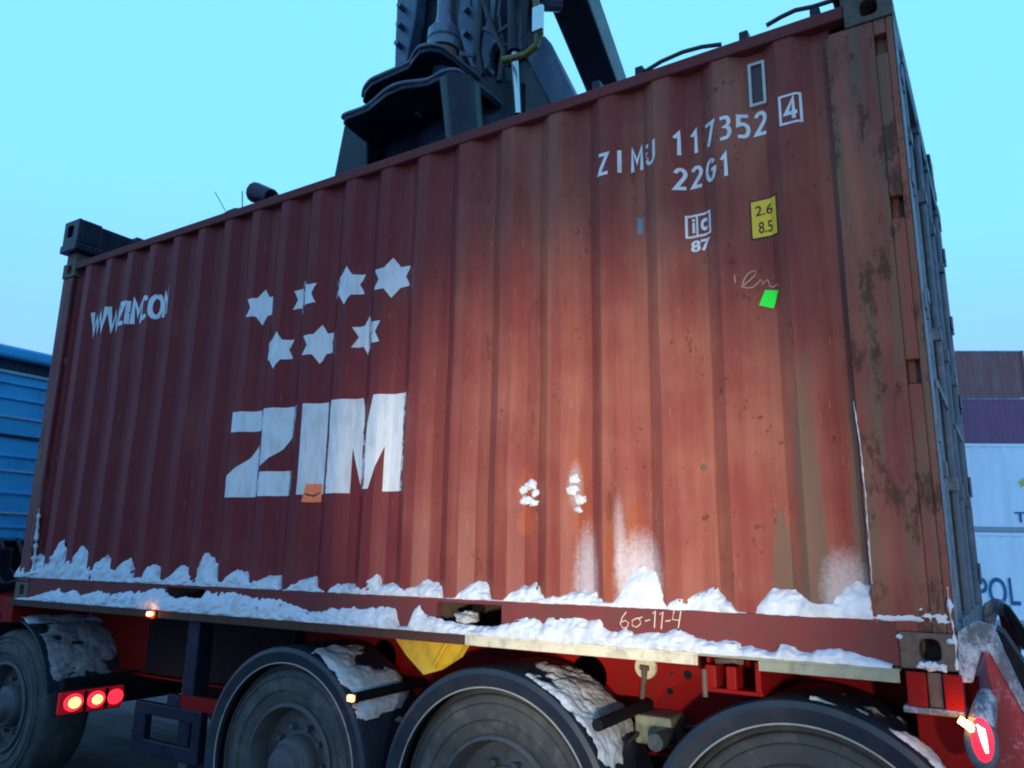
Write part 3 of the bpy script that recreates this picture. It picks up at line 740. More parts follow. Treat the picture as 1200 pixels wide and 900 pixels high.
# axles, wheels, mudguards
def tyre_mesh(c, near=True):
    s = 1 if near else -1; m = MB()
    pr = [(.30, .05), (.305, .02), (.345, .004), (.40, -.008), (.455, -.004), (.495, .012), (.518, .036), (.53, .06), (.53, .19), (.53, .32), (.518, .345), (.495, .365), (.40, .385), (.30, .34)]
    m.lathe([(r, s*h) for r, h in pr], c, 56)
    for r in (.375, .445, .482): m.lathe([(r-.004, s*-.0005), (r, s*-.013), (r+.004, s*-.0005)], c, 56)
    return m
def rim_mesh(c, near=True):
    s = 1 if near else -1; m = MB()
    pr = [(.302, .035), (.312, .006), (.306, -.003), (.292, -.004), (.284, .012), (.276, .05), (.270, .11), (.225, .115), (.20, .112), (.17, .10), (.165, .09), (.14, .09)]
    m.lathe([(r, s*h) for r, h in pr], c, 48); return m
def hub_mesh(c, near=True):
    s = 1 if near else -1; m = MB()
    pr = [(.145, .092), (.14, .03), (.128, .012), (.11, .01), (.10, -.002), (.095, -.038), (.085, -.05), (.06, -.054), (.0001, -.055)]
    m.lathe([(r, s*h) for r, h in pr], c, 32)
    for i in range(10):
        a = 2*math.pi*i/10; x, z = c[0]+.185*math.cos(a), c[2]+.185*math.sin(a)
        m.tube([(x, c[1]+s*.112, z), (x, c[1]+s*.065, z)], .016, 6)
    return m
def guard_shell(c, near):
    s = 1 if near else -1; m = MB(); a0, a1 = math.radians(-100), math.radians(98)
    m.lathe([(.517, s*.030), (.517, s*.012), (.522, s*.0), (.575, s*-.014), (.597, s*-.004), (RO, s*.02), (RO, s*.455), (RO-.012, s*.455), (RO-.014, s*.03), (.575, s*.012), (.53, s*.022), (.517, s*.030)], c, 48, a0, a1)
    return m
y_t = .055
proto = {}
for side in (0, 1):
    near = side == 0
    yy = y_t if near else Wd - y_t
    for i, x in enumerate(AX):
        if i == 0:
            ty = tyre_mesh((x, yy, HZ), near).build('tyre', 'tyre', tr, smooth=True)
            rim_mesh((x, yy, HZ), near).build('rim', 'rim', ty, smooth=True); hub_mesh((x, yy, HZ), near).build('hub', 'rim', ty, smooth=True)
            gy = .008 if near else Wd - .008
            gd = guard_shell((x, gy, HZ), near).build('mudguard', 'guard', tr, smooth=True)
            bd = MB(); bd.tube([(x + .517*math.sin(a), gy + (-.002 if near else .002), HZ + .517*math.cos(a)) for a in [math.radians(-100 + 198*k/48) for k in range(49)]], .0038, 6)
            bd.build('bead', 'guard_bead', gd, smooth=True)
            proto[side] = (ty, gd)
        else:
            for o in proto[side]:
                copy_part(o, tr, (x - AX[0], 0, 0))
for i, x in enumerate(AX):
    MB().tube([(x, .2, HZ), (x, Wd-.2, HZ)], .07, 14).build('axle', 'black', tr, smooth=True)
    for y in (.60, Wd-.60):
        m = MB(); m.lathe([(.0001, 0), (.12, .0), (.14, .05), (.12, .1), (.14, .15), (.12, .2), (.0001, .2)], (x+.2, y, HZ+.04), 18, axis='Z'); m.build('air_spring', 'black', tr, smooth=True)
# mudguard support tubes with markers at the ends
def support(px, py, lamp):
    v = onY(px, py, -.02)
    MB().tube([(v.x, .0, v.z), (v.x, .545, v.z+.01)], .025, 12).build('mudguard_support', 'black', tr, .003, smooth=True)
    if lamp:
        MB().box(v.x-.028, v.x+.028, -.022, -.001, v.z-.024, v.z+.024).build('marker_base', 'black', tr, .004)
        MB().box(v.x-.018, v.x+.018, -.040, -.0222, v.z-.014, v.z+.014).build('marker_lamp', 'amber_soft' if lamp == 1 else 'amber_off', tr, .005)
support(413, 818, 1); support(697, 851, 0)
v = onY(178, 719, -.04)
MB().box(v.x-.045, v.x+.045, -.046, -.0385, v.z-.030, v.z+.020).build('marker_base', 'chassis_red', tr, .003)
MB().box(v.x-.016, v.x+.020, -.066, -.0462, v.z-.012, v.z+.010).build('marker_lamp', 'amber_lit', tr, .005)
# bracket with snow under the beam between second and third wheel
v = onY(770, 855, .4); MB().box(v.x-.09, v.x+.08, .36, .55, v.z-.06, v.z+.06).build('valve_box', 'drab', tr, .012)
v = onY(773, 868, .25); m = MB(); m.tube([(v.x, .2, v.z), (v.x, .36, v.z)], .035, 12); m.build('air_valve', 'rim', tr, smooth=True)
m = MB(); m.tube([onY(470+260, 700+176, .3), onY(770, 838, .45), onY(800, 852, .50), onY(860, 850, .52)], .012, 8); m.build('air_line', 'hose', tr)
MB().box(.95, 2.45, .47, .545, Z0-.49, Z0-.06).build('shade_box', 'black', tr, .015)  # added black box covers the red web, standing in for deep shade
for y in (.95, 1.35): MB().tube([(1.2, y, .66), (2.5, y, .66)], [.17, .17], 20).build('shade_drum', 'black', tr, .01, smooth=True)  # added black drums hide the bright ground so the underside stays dark
MB().box(.9, 2.5, Wd-.30, Wd-.26, .22, .95).build('shade_screen', 'black', tr, .01)  # added black sheet on the far side, blocks bright ground from view
# landing leg: post, foot frame with window, cross shaft
xa, xb_ = onY(158, 850, .08).x, onY(238, 850, .08).x
zt_, zb_ = onY(195, 826, .08).z, onY(195, 884, .08).z
n = 24
m = MB(); m.ring(rectloop(xa, xb_, zb_-.02, zt_, n, .06), rectloop(onY(169, 850, .06).x, onY(224, 855, .06).x, onY(195, 872, .06).z, onY(195, 842, .06).z, n, .06), (0, .05, 0)); m.build('landing_frame', 'machine', tr, .006)
v = onY(226, 770, .12); MB().box(v.x-.05, v.x+.06, .10, .21, .48, Z0-.06).build('landing_leg', 'machine', tr, .008)
MB().box(v.x-.10, v.x+.12, .05, .27, .02, .06).build('landing_foot', 'machine', tr, .006)
MB().box(v.x-.035, v.x+.045, .115, .195, .04, .52).build('landing_ram', 'rim', tr, .006)
MB().box(v.x+.0, v.x+.34, .06, .10, zt_+.0, zt_+.075).build('landing_brace', 'chassis_red', tr, .004)
MB().box(v.x-.12, v.x-.0, .055, .098, zt_+.001, zt_+.07).build('landing_gearbox', 'machine', tr, .006)
MB().box(v.x-.04, v.x+.05, Wd-.21, Wd-.10, .06, Z0-.06).build('landing_leg', 'machine', tr, .008)

# ------------------------------------------------------------------ tractor
tk = empty('tractor_unit', (-1.5, Wd/2, 0), 'blue road tractor coupled under the trailer front, red tail lamp lit', 'truck')
for y in (.78, Wd-.86): MB().box(-5.0, .82, y, y+.08, .72, .98).build('frame_rail', 'black', tk, .006)
MB().box(-.35, .45, .75, Wd-.75, .98, 1.08).build('fifth_wheel', 'black', tk, .01)
TX = -.02
for near in (True, False):
    s = 1 if near else -1
    y0 = .03 if near else Wd-.03
    ty = tyre_mesh((TX, y0, .515), near).build('tyre', 'tyre', tk, smooth=True); rim_mesh((TX, y0, .515), near).build('rim', 'rim', ty, smooth=True); hub_mesh((TX, y0, .515), near).build('hub', 'rim', ty, smooth=True)
    f = tyre_mesh((-4.2, y0, .515), near).build('tyre', 'tyre', tk, smooth=True); rim_mesh((-4.2, y0, .515), near).build('rim', 'rim', f, smooth=True)
    m = MB(); cy = 0.02 if near else Wd-.02
    m.lathe([(.60, s*.0), (.615, s*.0), (.615, s*.62), (.60, s*.62), (.60, 0)], (TX, cy, .515), 36, math.radians(-78), math.radians(76)); m.build('mudguard', 'guard', tk, smooth=True)
MB().tube([(TX, .2, .515), (TX, Wd-.2, .515)], .09, 12).build('axle', 'black', tk, smooth=True)
# tail lamp
for near in (True, False):
    f = (lambda y: y) if near else (lambda y: Wd - y)
    ya, yb = sorted((f(-.06), f(.40)))
    MB().box(.80, .845, ya, yb, .555, .715).build('lamp_bracket', 'black', tk, .006)
    MB().box(.845, .868, ya+.004, yb-.004, .565, .705).build('lamp_body', 'lens_body', tk, .01)
    if near:
        for (y, r, mt, q) in ((.045, .056, 'tail_red', 0), (.045, .034, 'tail_amber', .012), (.20, .054, 'tail_red', 0), (.20, .030, 'tail_amber', .012), (.335, .050, 'tail_red', 0)):
            m = MB(); m.lathe([(r, 0), (r*.92, .008), (r*.5, .015), (.0001, .017)], (0, 0, 0), 20, axis='Z')
            m.v = [(.868 + z + q, y + x*1.2, .635 + yy_) for (x, yy_, z) in m.v]; m.build('lamp_lens', mt, tk, smooth=True)
        for y in (.123, .27): MB().box(.868, .872, y-.012, y+.012, .57, .70).build('lamp_divider', 'black', tk)
MB().box(.74, .80, .0, Wd, .60, .78).build('rear_beam', 'black', tk, .01)
# cab: rear wall with pressed ribs, roof, doors, glass
CX = -1.55
zt_c = onX(20, 407, CX).z; z432 = onX(20, 434, CX).z; zbt = onX(15, 634, CX).z
MB().box(CX-2.3, CX, .02, Wd-.02, zbt, z432-.012).build('cab_shell', 'cab_blue', tk, .03)
MB().box(CX-2.2, CX-.04, .06, Wd-.06, z432-.012, z432+.10).build('roof_gap', 'cab_dark', tk, .01)
MB().box(CX-2.3, CX+.04, .0, Wd, z432+.10, zt_c).build('roof', 'cab_blue', tk, .03)
MB().box(CX+.001, CX+.018, .05, Wd-.05, z432-.045, z432-.018).build('trim_strip', 'cab_line', tk, .003)
for py, hgt, mt in ((468, .012, 'cab_blue'), (490, .010, 'cab_line'), (512, .016, 'cab_dark'), (553, .010, 'cab_line'), (578, .014, 'cab_blue'), (602, .010, 'cab_line'), (618, .012, 'cab_blue'), (450, .012, 'cab_blue'), (535, .014, 'cab_blue')):
    z = onX(20, py, CX).z
    MB().box(CX+.0005, CX+.016, .05, Wd-.05, z-hgt, z+hgt).build('rib', mt, tk, .005)
MB().box(CX-2.2, CX-.1, .1, Wd-.1, .75, zbt).build('cab_base', 'black', tk, .02)
MB().box(CX-2.31, CX-2.30, .2, Wd-.2, 2.1, 2.9).build('windscreen', 'glass_dark', tk)
for y in (.008, Wd-.02): MB().box(CX-1.9, CX-1.0, y, y+.012, 2.1, 2.8).build('side_window', 'glass_dark', tk)
MB().box(-1.0, -.45, .15, Wd-.15, .99, 1.03).build('catwalk', 'machine', tk, .004)
m = MB()
for i, y in enumerate((.4, .55, .7, .9)):
    m.tube([(CX+.02, y, 1.72), (CX+.22, y+.02, 1.45), (CX+.42, y+.05, 1.33), (-.45, y, 1.42), (-.2, y, 1.30)], .018, 8)
m.build('air_hose', 'hose', tk, smooth=True)
MB().box(CX+.0, CX+.30, .05, .55, 1.25, zbt-.06).build('air_tank_box', 'machine', tk, .02)

# ------------------------------------------------------------------ spreader on the container roof
sp = empty('container_spreader', (L/2, Wd/2, Z0+H), 'dark steel lifting spreader clamped onto the ZIM container roof corners', 'spreader')
ZR = Z0 + H
def sp_corner(x0, x1, near):
    f = (lambda a, b: (a, b)) if near else (lambda a, b: (Wd-b, Wd-a))
    y0, y1 = f(-.02, .17)
    MB().box(x0+.02, x1-.03, *f(.02, .15), ZR+.002, ZR+.10).build('twistlock', 'rust_steel', sp, .012)
    n = 24; m = MB(); ysx = y0 if near else y1; d = .03 if near else -.03
    m.ring(rectloop(x0-.01, x1+.01, ZR+.17, ZR+.37, n, ysx), stadium((x0+x1)/2-.01, ZR+.275, .09, .10, n, ysx), (0, d, 0))
    m.box(x0-.009, x1+.009, *f(.01, .17), ZR+.171, ZR+.369)
    m.build('corner_housing', 'machine', sp, .008)
    m = MB(); m.box(x0-.02, x1+.015, *f(-.03, .2), ZR+.100, ZR+.169); m.build('corner_foot', 'machine', sp, .012)
for (x0, x1) in ((-.04, .16), (L-.21, L-.02)):
    for near in (True, False): sp_corner(x0, x1, near)
    xm = (x0+x1)/2
    m = MB()
    m.prism([(x0+.01, .172, ZR+.08), (x0+.01, .172, ZR+.365), (x0+.01, Wd-.172, ZR+.365), (x0+.01, Wd-.172, ZR+.08)], (x1-x0-.02, 0, 0)); m.build('end_beam', 'machine', sp, .01)
MB().box(-.03, .12, .5, .75, ZR+.366, ZR+.41).build('lamp_bracket', 'machine', sp, .006)
for y in (.70, Wd-.96): MB().box(.16, L-.16, y, y+.26, ZR+.08, ZR+.38).build('telescopic_beam', 'machine', sp, .01)
MB().box(1.7, 4.36, .78, Wd-.78, ZR+.06, ZR+.48).build('main_frame', 'machine', sp, .02)
# hydraulic lines and a work camera along the near top edge
m = MB()
for pts in (((752, 86), (775, 72), (800, 61), (822, 55), (845, 52)), ((898, 30), (915, 20), (932, 12), (952, 8), (990, -4)), ((260, 253), (268, 248), (276, 245), (286, 246), (296, 245))):
    m.tube([onY(a, b, .10) for a, b in pts], .010, 8)
m.tube([(x, .13 + .02*math.sin(x*3), ZR+.016 + .012*math.sin(x*5)) for x in [i*.12+.3 for i in range(46)]], .014, 6)
m.build('hydraulic_hose', 'hose', sp, smooth=True)
m = MB()
for (px, py) in ((750, 80), (872, 39), (955, 12), (700, 97)):
    v = onY(px, py, .08); MB().box(v.x-.02, v.x+.02, .06, .12, ZR-.001, v.z).build('hose_clip', 'machine', sp, .004)
v = onY(309, 236, .30)
m = MB(); m.box(v.x-.10, v.x+.14, .27, .33, ZR-.01, v.z-.01); m.box(v.x+.02, v.x+.20, .26, .34, v.z-.06, v.z-.005); m.build('camera_mount', 'machine', sp, .01)
a, b = onY(299, 224, .30), onY(314, 230, .30)
m = MB(); m.tube([(a.x, .30, a.z-.01), (b.x+.04, .30, b.z-.02)], [.075, .060], 12); m.build('spreader_lamp', 'machine', sp, smooth=True)
m = MB(); m.tube([onY(284, 246, .2), onY(284, 224, .2)], .004, 5); m.tube([onY(264, 247, .2), onY(252, 225, .2)], .003, 5); m.build('antenna', 'hose', sp)

# ------------------------------------------------------------------ reach stacker holding the spreader
rs = empty('reach_stacker', (3.03, 7.0, 0), 'black reach stacker boom standing over the middle of the ZIM container', 'reach stacker')
ZP = Z0 + 3.80
def zpts(pts, z): return [onZ(a, b, z) for a, b in pts]
near_edge = [(425, 120), (427, 110), (434, 101), (446, 95), (478, 81), (484, 72), (491, 63), (503, 60), (516, 62), (528, 70), (545, 84), (572, 107), (602, 133)]
def flange(edge, z, th, name):
    pts = zpts(edge, z)
    out = [(p.x, p.y, z) for p in pts] + [(4.0, 2.4, z), (2.4, 2.5, z), (pts[0].x-.1, 1.6, z)]
    cr = []
    for i in range(len(pts)-1):
        p0, p1, p2, p3 = pts[max(i-1, 0)], pts[i], pts[i+1], pts[min(i+2, len(pts)-1)]
        for k_ in range(5):
            t = k_/5; cr.append(.5*((2*p1) + (p2-p0)*t + (2*p0-5*p1+4*p2-p3)*t*t + (3*p1-p0-3*p2+p3)*t**3))
    pts = cr + [pts[-1]]
    MB().tube([(p.x, p.y - .004, z + th) for p in pts], .013, 7).build('flange_rim', 'bar_frost', rs, smooth=True)
    return MB().prism(out, (0, 0, th)).build(name, 'machine', rs, .008)
flange(near_edge, ZP, .05, 'rotator_flange')
low_edge = [(402, 146), (404, 141), (430, 131), (452, 113), (470, 105), (500, 101), (520, 91), (536, 90), (548, 98), (575, 118), (601, 141)]
flange(low_edge, ZP-.22, .05, 'rotator_flange')
# slewing drum between and below the flanges
m = MB(); m.lathe([(.62, -.62), (.66, -.6), (.66, -.02), (.62, 0), (.62, .30), (.5, .32)], (2.98, 1.72, ZP-.27), 40, axis='Z'); m.build('slewing_ring', 'machine', rs, smooth=True)
bq = [onY(*q, 1.05) for q in ((390, 212), (403, 146), (432, 134), (430, 212))]
MB().prism(bq, (0, .6, 0)).build('rotator_leg', 'machine', rs, .015)
bq = [onY(*q, 1.25) for q in ((424, 215), (425, 130), (520, 105), (560, 175), (560, 215))]
MB().prism(bq, (0, .5, 0)).build('rotator_body', 'machine', rs, .015)
bq = [onY(*q, 1.20) for q in ((452, 190), (452, 158), (500, 146), (500, 186))]
MB().prism(bq, (0, .04, 0)).build('rotator_web', 'machine', rs, .01)
# bolts on the ring
for (px, py) in ((436, 108), (442, 102), (470, 98), (473, 91), (491, 133)):
    v = onY(px, py, .98); m = MB(); m.tube([(v.x, v.y-.03, v.z), (v.x, v.y+.03, v.z)], .022, 8); m.build('bolt', 'coupling', rs)
# fluted column under the lug
a = onY(526, 92, .72); b = onY(534, 172, .78)
m = MB(); ring = []
for (c, w) in ((a, .155), (b, .135)):
    ring += [(c.x-w, c.y+.12, c.z), (c.x-w*.25, c.y-.06, c.z), (c.x+w*.75, c.y-.02, c.z), (c.x+w, c.y+.16, c.z), (c.x, c.y+.35, c.z)]
m.add(ring, [(0,1,2,3,4), (9,8,7,6,5)] + [(i, (i+1) % 5, (i+1) % 5 + 5, i+5) for i in range(5)]); m.build('lug_column', 'machine_green', rs, .02)
MB().prism([(a.x+.03, a.y-.085, a.z-.01), (a.x+.10, a.y-.075, a.z-.01), (a.x+.165, a.y+.02, a.z-.01), (b.x+.145, b.y+.02, b.z), (b.x+.09, b.y-.075, b.z), (b.x+.02, b.y-.085, b.z)], (0, .05, 0)).build('column_shade', 'machine', rs, .012)  # added dark plate gives the column its shaded right side
# damper pin / coupling standing in the lug
v0 = onZ(503, 62, ZP+.05); cx_, cy_ = v0.x, v0.y + .16
m = MB(); m.lathe([(.085, 0), (.10, .02), (.10, .10), (.075, .11)], (cx_, cy_, ZP+.05), 20, axis='Z'); m.build('damper_collar', 'coupling_red', rs, smooth=True)
m = MB(); m.lathe([(.06, .10), (.118, .11), (.122, .17), (.112, .185), (.122, .20), (.118, .27), (.07, .33), (.06, .40), (.05, .75), (.06, 1.3)], (cx_, cy_, ZP+.05), 22, axis='Z'); m.build('damper_cylinder', 'coupling', rs, smooth=True)
m = MB(); m.lathe([(.0001, -.17), (.06, -.17), (.075, -.15), (.075, 0), (.0001, 0)], (cx_, cy_, ZP-.0), 18, axis='Z'); m.build('damper_nut', 'machine_pale', rs, smooth=True)
# boom nose: faceted box of plates
def plate(pts, y, d, name, mat, bev=.015):
    q = [onY(a, b, y) for a, b in pts]; return MB().prism(q, (0, d, 0)).build(name, mat, rs, bev)
plate([(462, 92), (463, 40), (468, -60), (500, -160), (600, -160), (600, 60), (596, 140), (520, 120)], 1.55, .45, 'boom_nose', 'machine')
plate([(462, 80), (463, 40), (470, -40), (492, -40), (486, 20), (476, 72)], 1.40, .14, 'nose_cheek', 'machine_pale')
plate([(540, 100), (536, 20), (545, -60), (588, -60), (592, 30), (574, 62), (578, 108)], 1.46, .08, 'nose_plate', 'machine_pale')
plate([(576, 30), (586, -60), (622, -60), (618, 66), (594, 78)], 1.36, .10, 'nose_bracket', 'machine')
plate([(590, 82), (612, 66), (622, 76), (648, 118), (648, 140), (600, 140)], 1.38, .14, 'nose_gusset', 'machine_green')
plate([(614, 64), (637, 40), (674, 112), (648, 128)], 1.30, .12, 'nose_strut', 'machine_pale')
m = MB(); m.tube([onY(565, -30, 1.25), onY(563, 30, 1.22), onY(560, 60, 1.20), onY(566, 95, 1.22)], .03, 8); m.tube([onY(520, -30, 1.2), onY(528, 20, 1.2), onY(540, 60, 1.25), onY(552, 90, 1.3)], .035, 8); m.tube([onY(556, -30, 1.2), onY(576, 30, 1.2), onY(590, 60, 1.22), onY(585, 95, 1.22)], .022, 8)
m.build('hydraulic_hose', 'hose', rs, smooth=True)
m = MB(); m.tube([onY(603, 62, 1.1), onY(607, 134, 1.1)], .026, 12); m.build('piston_rod', 'steel_bright', rs, smooth=True)
m = MB(); m.tube([onY(602, -40, 1.1), onY(603, 61, 1.1)], .05, 12); m.build('cylinder_barrel', 'machine', rs, smooth=True)
m = MB(); m.tube([onY(590, 70, 1.02), onY(600, 68, 1.0), onY(616, 64, 1.0), onY(628, 54, 1.0), (onY(633, 40, 1.0)), onY(631, 22, 1.0), onY(628, 0, 1.0), onY(626, -40, 1.0)], .026, 10); m.build('yellow_hose', 'hose_yellow', rs, smooth=True)
v = onY(632, 24, .97); MB().box(v.x-.035, v.x+.045, .93, .96, v.z-.10, v.z+.09).build('data_plate', 'steel_bright', rs, .004)
m = MB(); m.tube([onY(640, 5, 1.1), onY(655, 6, 1.2)], .05, 8); m.build('hose_clamp', 'machine', rs)
m = MB()
for (px, py) in ((548, 80), (560, 86), (571, 82), (562, 74), (552, 92)):
    v = onY(px, py, 1.34); m.tube([(v.x, v.y-.05, v.z), (v.x, v.y+.05, v.z)], .035, 8)
m.build('valve_fitting', 'coupling', rs)
for k, pts in enumerate((((512, -30), (516, 20), (524, 48), (538, 62), (556, 66)), ((532, -30), (530, 25), (536, 55), (548, 78), (566, 88)), ((548, -30), (552, 10), (566, 34), (582, 40), (596, 30)), ((570, -30), (572, 12), (560, 44), (556, 70), (572, 98)), ((590, -30), (584, 20), (590, 52), (610, 58), (622, 40)))):
    MB().tube([onY(a_, b_, 1.16 + .03*k) for a_, b_ in pts], .016 + .004*(k % 2), 8).build('hydraulic_hose', 'hose' if k % 2 else 'hose_grey', rs, smooth=True)
for (px, py) in ((470, 8), (469, 30), (467, 52), (547, 12), (546, 40), (586, 8), (583, 50), (628, 82), (642, 104), (655, 112)):
    v = onY(px, py, 1.36 if px < 500 or px > 600 else 1.44); MB().tube([(v.x, v.y-.035, v.z), (v.x, v.y+.05, v.z)], .026, 6).build('bolt', 'coupling', rs)
# raised chain-like edge on the flange arms
m = MB()
for i in range(9):
    t = i/8; a = onZ(545 + 50*t, 84+44*t, ZP+.055); m.box(a.x-.02, a.x+.02, a.y+.0, a.y+.05, ZP+.05, ZP+.075)
m.build('flange_cleat', 'frost_steel', rs)
# boom running back over the stacker, seen at its near right edge
a = onY(668, -14, 1.6); b = onY(706, 86, 2.6)
def beam(p, q, w, h, name, mat):
    p, q = Vector(p), Vector(q); d = (q-p); sx_ = Vector((w, 0, 0)); up = d.normalized().cross(Vector((1, 0, 0))).normalized() * h
    if up.z < 0: up = -up
    m = MB(); m.add([p-sx_-up, p+sx_-up, p+sx_+up, p-sx_+up, q-sx_-up, q+sx_-up, q+sx_+up, q-sx_+up], [(0,1,2,3), (7,6,5,4), (0,4,5,1), (1,5,6,2), (2,6,7,3), (3,7,4,0)]); return m.build(name, mat, rs, .02)
d_ = (b - a).normalized()
MB().box(2.45, 4.15, 1.5, 2.1, 6.35, 6.85).build('boom_head', 'machine', rs, .03)
MB().box(1.3, 2.3, 11.25, 12.1, 2.9, 5.3).build('boom_pivot', 'machine', rs, .04)
beam(a - d_*1.2, a + d_*10.2, .155, .16, 'boom', 'machine')
beam((1.9, 5.0, 1.6), (2.1, 7.0, 4.6), .14, .14, 'lift_cylinder', 'machine')
# carrier behind the container
MB().box(1.4, 4.3, 5.2, 12.0, .9, 1.7).build('carrier_frame', 'machine', rs, .05)
MB().box(1.2, 4.5, 11.2, 12.6, .9, 2.9).build('counterweight', 'machine', rs, .1)
MB().box(2.3, 3.9, 8.0, 9.6, 1.7, 3.4).build('cab', 'glass_dark', rs, .06)
for x in (.75, 1.5, 3.7, 4.45):
    m = MB(); m.lathe([(.35, -.3), (.75, -.28), (.85, -.2), (.85, .2), (.75, .28), (.35, .3), (.0001, .2)], (0, 0, 0), 32); m.v = [(x + v[1], 5.4 + v[0], .85 + v[2]) for v in m.v]; m.build('tyre', 'tyre', rs, smooth=True)
for x in (1.6, 3.9):
    m = MB(); m.lathe([(.35, -.3), (.75, -.28), (.85, -.2), (.85, .2), (.75, .28), (.35, .3), (.0001, .2)], (0, 0, 0), 32); m.v = [(x + v[1], 11.0 + v[0], .85 + v[2]) for v in m.v]; m.build('tyre', 'tyre', rs, smooth=True)

# ------------------------------------------------------------------ stacked containers beyond the trailer's rear
def bmat(name, col, var=.18, dirt=None):
    simple(name, col, .6, 0, var, 1.4, dirt, .5, .1, .4, streak=True)
bmat('far_brown', (.24, .085, .075), .2, (.30, .20, .19)); bmat('far_purple', (.20, .075, .125), .2, (.13, .05, .08)); bmat('far_white', (.80, .80, .80), .06, (.62, .61, .60)); bmat('far_blue', (.04, .16, .34)); bmat('far_grey', (.3, .31, .32))
simple('print_blue', (.02, .10, .24), .6, bump=0); simple('print_yellow', (.55, .48, .05), .6, bump=0)
ANG = YAW * -1 - math.radians(4)      # stacks stand nearly square to the view
def stack_box(name, label, px, dist, level, hgt, mat, length=12.19, corr=.278, group=None, x_off=0.0, cap='frost_steel'):
    """container whose long side faces the camera; px = image column that its left end stands behind"""
    d = ray(px, 660); d.z = 0; d.normalize()
    o = CAM + d * dist; ang = ANG
    ex = Vector((math.cos(ang), math.sin(ang), 0)); ey = Vector((-math.sin(ang), math.cos(ang), 0))
    base = Vector((o.x, o.y, 0)) + ex * x_off; z0 = level * hgt + .02
    root = empty(name, base + Vector((0, 0, z0)), label, 'container', group)
    def T(m): m.v = [tuple(base + ex*v[0] + ey*v[1] + Vector((0, 0, z0+v[2]))) for v in m.v]; return m
    m = MB(); n = int(length/corr); xs = []; ys = []
    for i in range(n):
        for (f, dd) in ((0, 0), (.25, 0), (.5, .036), (.75, .036)): xs.append(.15 + (length-.3)*(i+f)/n); ys.append(.015 + (dd if corr < .35 else dd*.7))
    k = len(xs)
    m.add([(xs[i], ys[i], z) for z in (.15, hgt-.1) for i in range(k)], [(i, i+1, k+i+1, k+i) for i in range(k-1)])
    T(m).build('side_panel', mat, root)
    T(MB().box(.06, length-.06, .06, 2.43, .15, hgt-.03)).build('box_shell', mat, root)
    T(MB().box(.15, length-.15, 0, .06, hgt-.10, hgt-.012)).build('top_side_rail', cap if cap else mat, root)
    T(MB().box(.15, length-.15, 0, .06, .01, .15)).build('bottom_side_rail', 'far_grey' if corr > .35 else mat, root)
    for x in (0, length-.15): T(MB().box(x, x+.15, -.002, .12, .005, hgt-.005)).build('corner_post', mat, root)
    if level_top.get((px, level)): T(MB().box(.0, length, .0, 2.4, hgt-.01, hgt+.05)).build('snow_cap', 'snow', root)
    return root, T
level_top = {}
grp = 'container stacks across the yard'
d_near, d_far = 26.2, 46.0
near_names = []
wb, Tb = stack_box('stacked_container', 'white container lettered POL at the bottom of the near stack', 1110, d_near, 0, 2.59, 'far_white', corr=.45, group=grp, x_off=-1.5, cap=None)
def far_text(T, root, txt, x0, x1, z0, z1, mat, bold=.02):
    bm = text_bm(txt, x0, x1, z0, z1, bold); me = bpy.data.meshes.new('lettering')
    off = parent_loc(root)
    for v in bm.verts:
        m = MB(); m.v = [(v.co.x, .0, v.co.z)]; T(m); v.co = Vector(m.v[0]) - off
    bm.to_mesh(me); bm.free(); return link('lettering', me, mat, root)
def far_uv(px, py, base_root):
    """stack-plane coordinates of an image point on the near stack's face"""
    ex = Vector((math.cos(ANG), math.sin(ANG), 0)); ey = Vector((-math.sin(ANG), math.cos(ANG), 0))
    b = Vector(base_root.location); d = ray(px, py); t = (b - CAM).dot(ey) / d.dot(ey); p = CAM + d*t
    return (p - b).dot(ex), p.z - b.z
u0, w0 = far_uv(1147, 709, wb); u1, w1 = far_uv(1193, 677, wb)
far_text(Tb, wb, 'POL', u0, u1, w0, w1, 'print_blue', .01)
wt, Tt = stack_box('stacked_container', 'white ribbed container with small yellow emblem on the near stack', 1110, d_near, 1, 2.59, 'far_white', corr=.42, group=grp, x_off=-1.5, cap=None)
u0, w0 = far_uv(1190, 612, wt); u1, w1 = far_uv(1202, 600, wt); far_text(Tt, wt, 'T', u0, u1, w0, w1, 'print_blue', .01)
u0, w0 = far_uv(1199, 566, wt); m = MB(); pts = []
for i in range(10):
    r = .16 if i % 2 == 0 else .07; a = math.pi/2 + i*math.pi/5; pts.append((u0 + r*math.cos(a), -.004, w0 + r*math.sin(a)))
m.prism(pts, (0, .003, 0)); Tt(m).build('emblem', 'print_yellow', wt)
for lv, (mt, lb) in enumerate((('far_grey', 'grey container at the foot of the far tall stack'), ('far_blue', 'blue container second from the ground in the far tall stack'), ('far_brown', 'brown container in the middle of the far tall stack'),
                               ('far_purple', 'dark purple red container second from the top of the far tall stack'), ('far_brown', 'faded brown container topmost on the far tall stack'))):
    stack_box('stacked_container', lb, 1095, d_far, lv, 2.59, mt, 6.058, .278, grp, -.35)

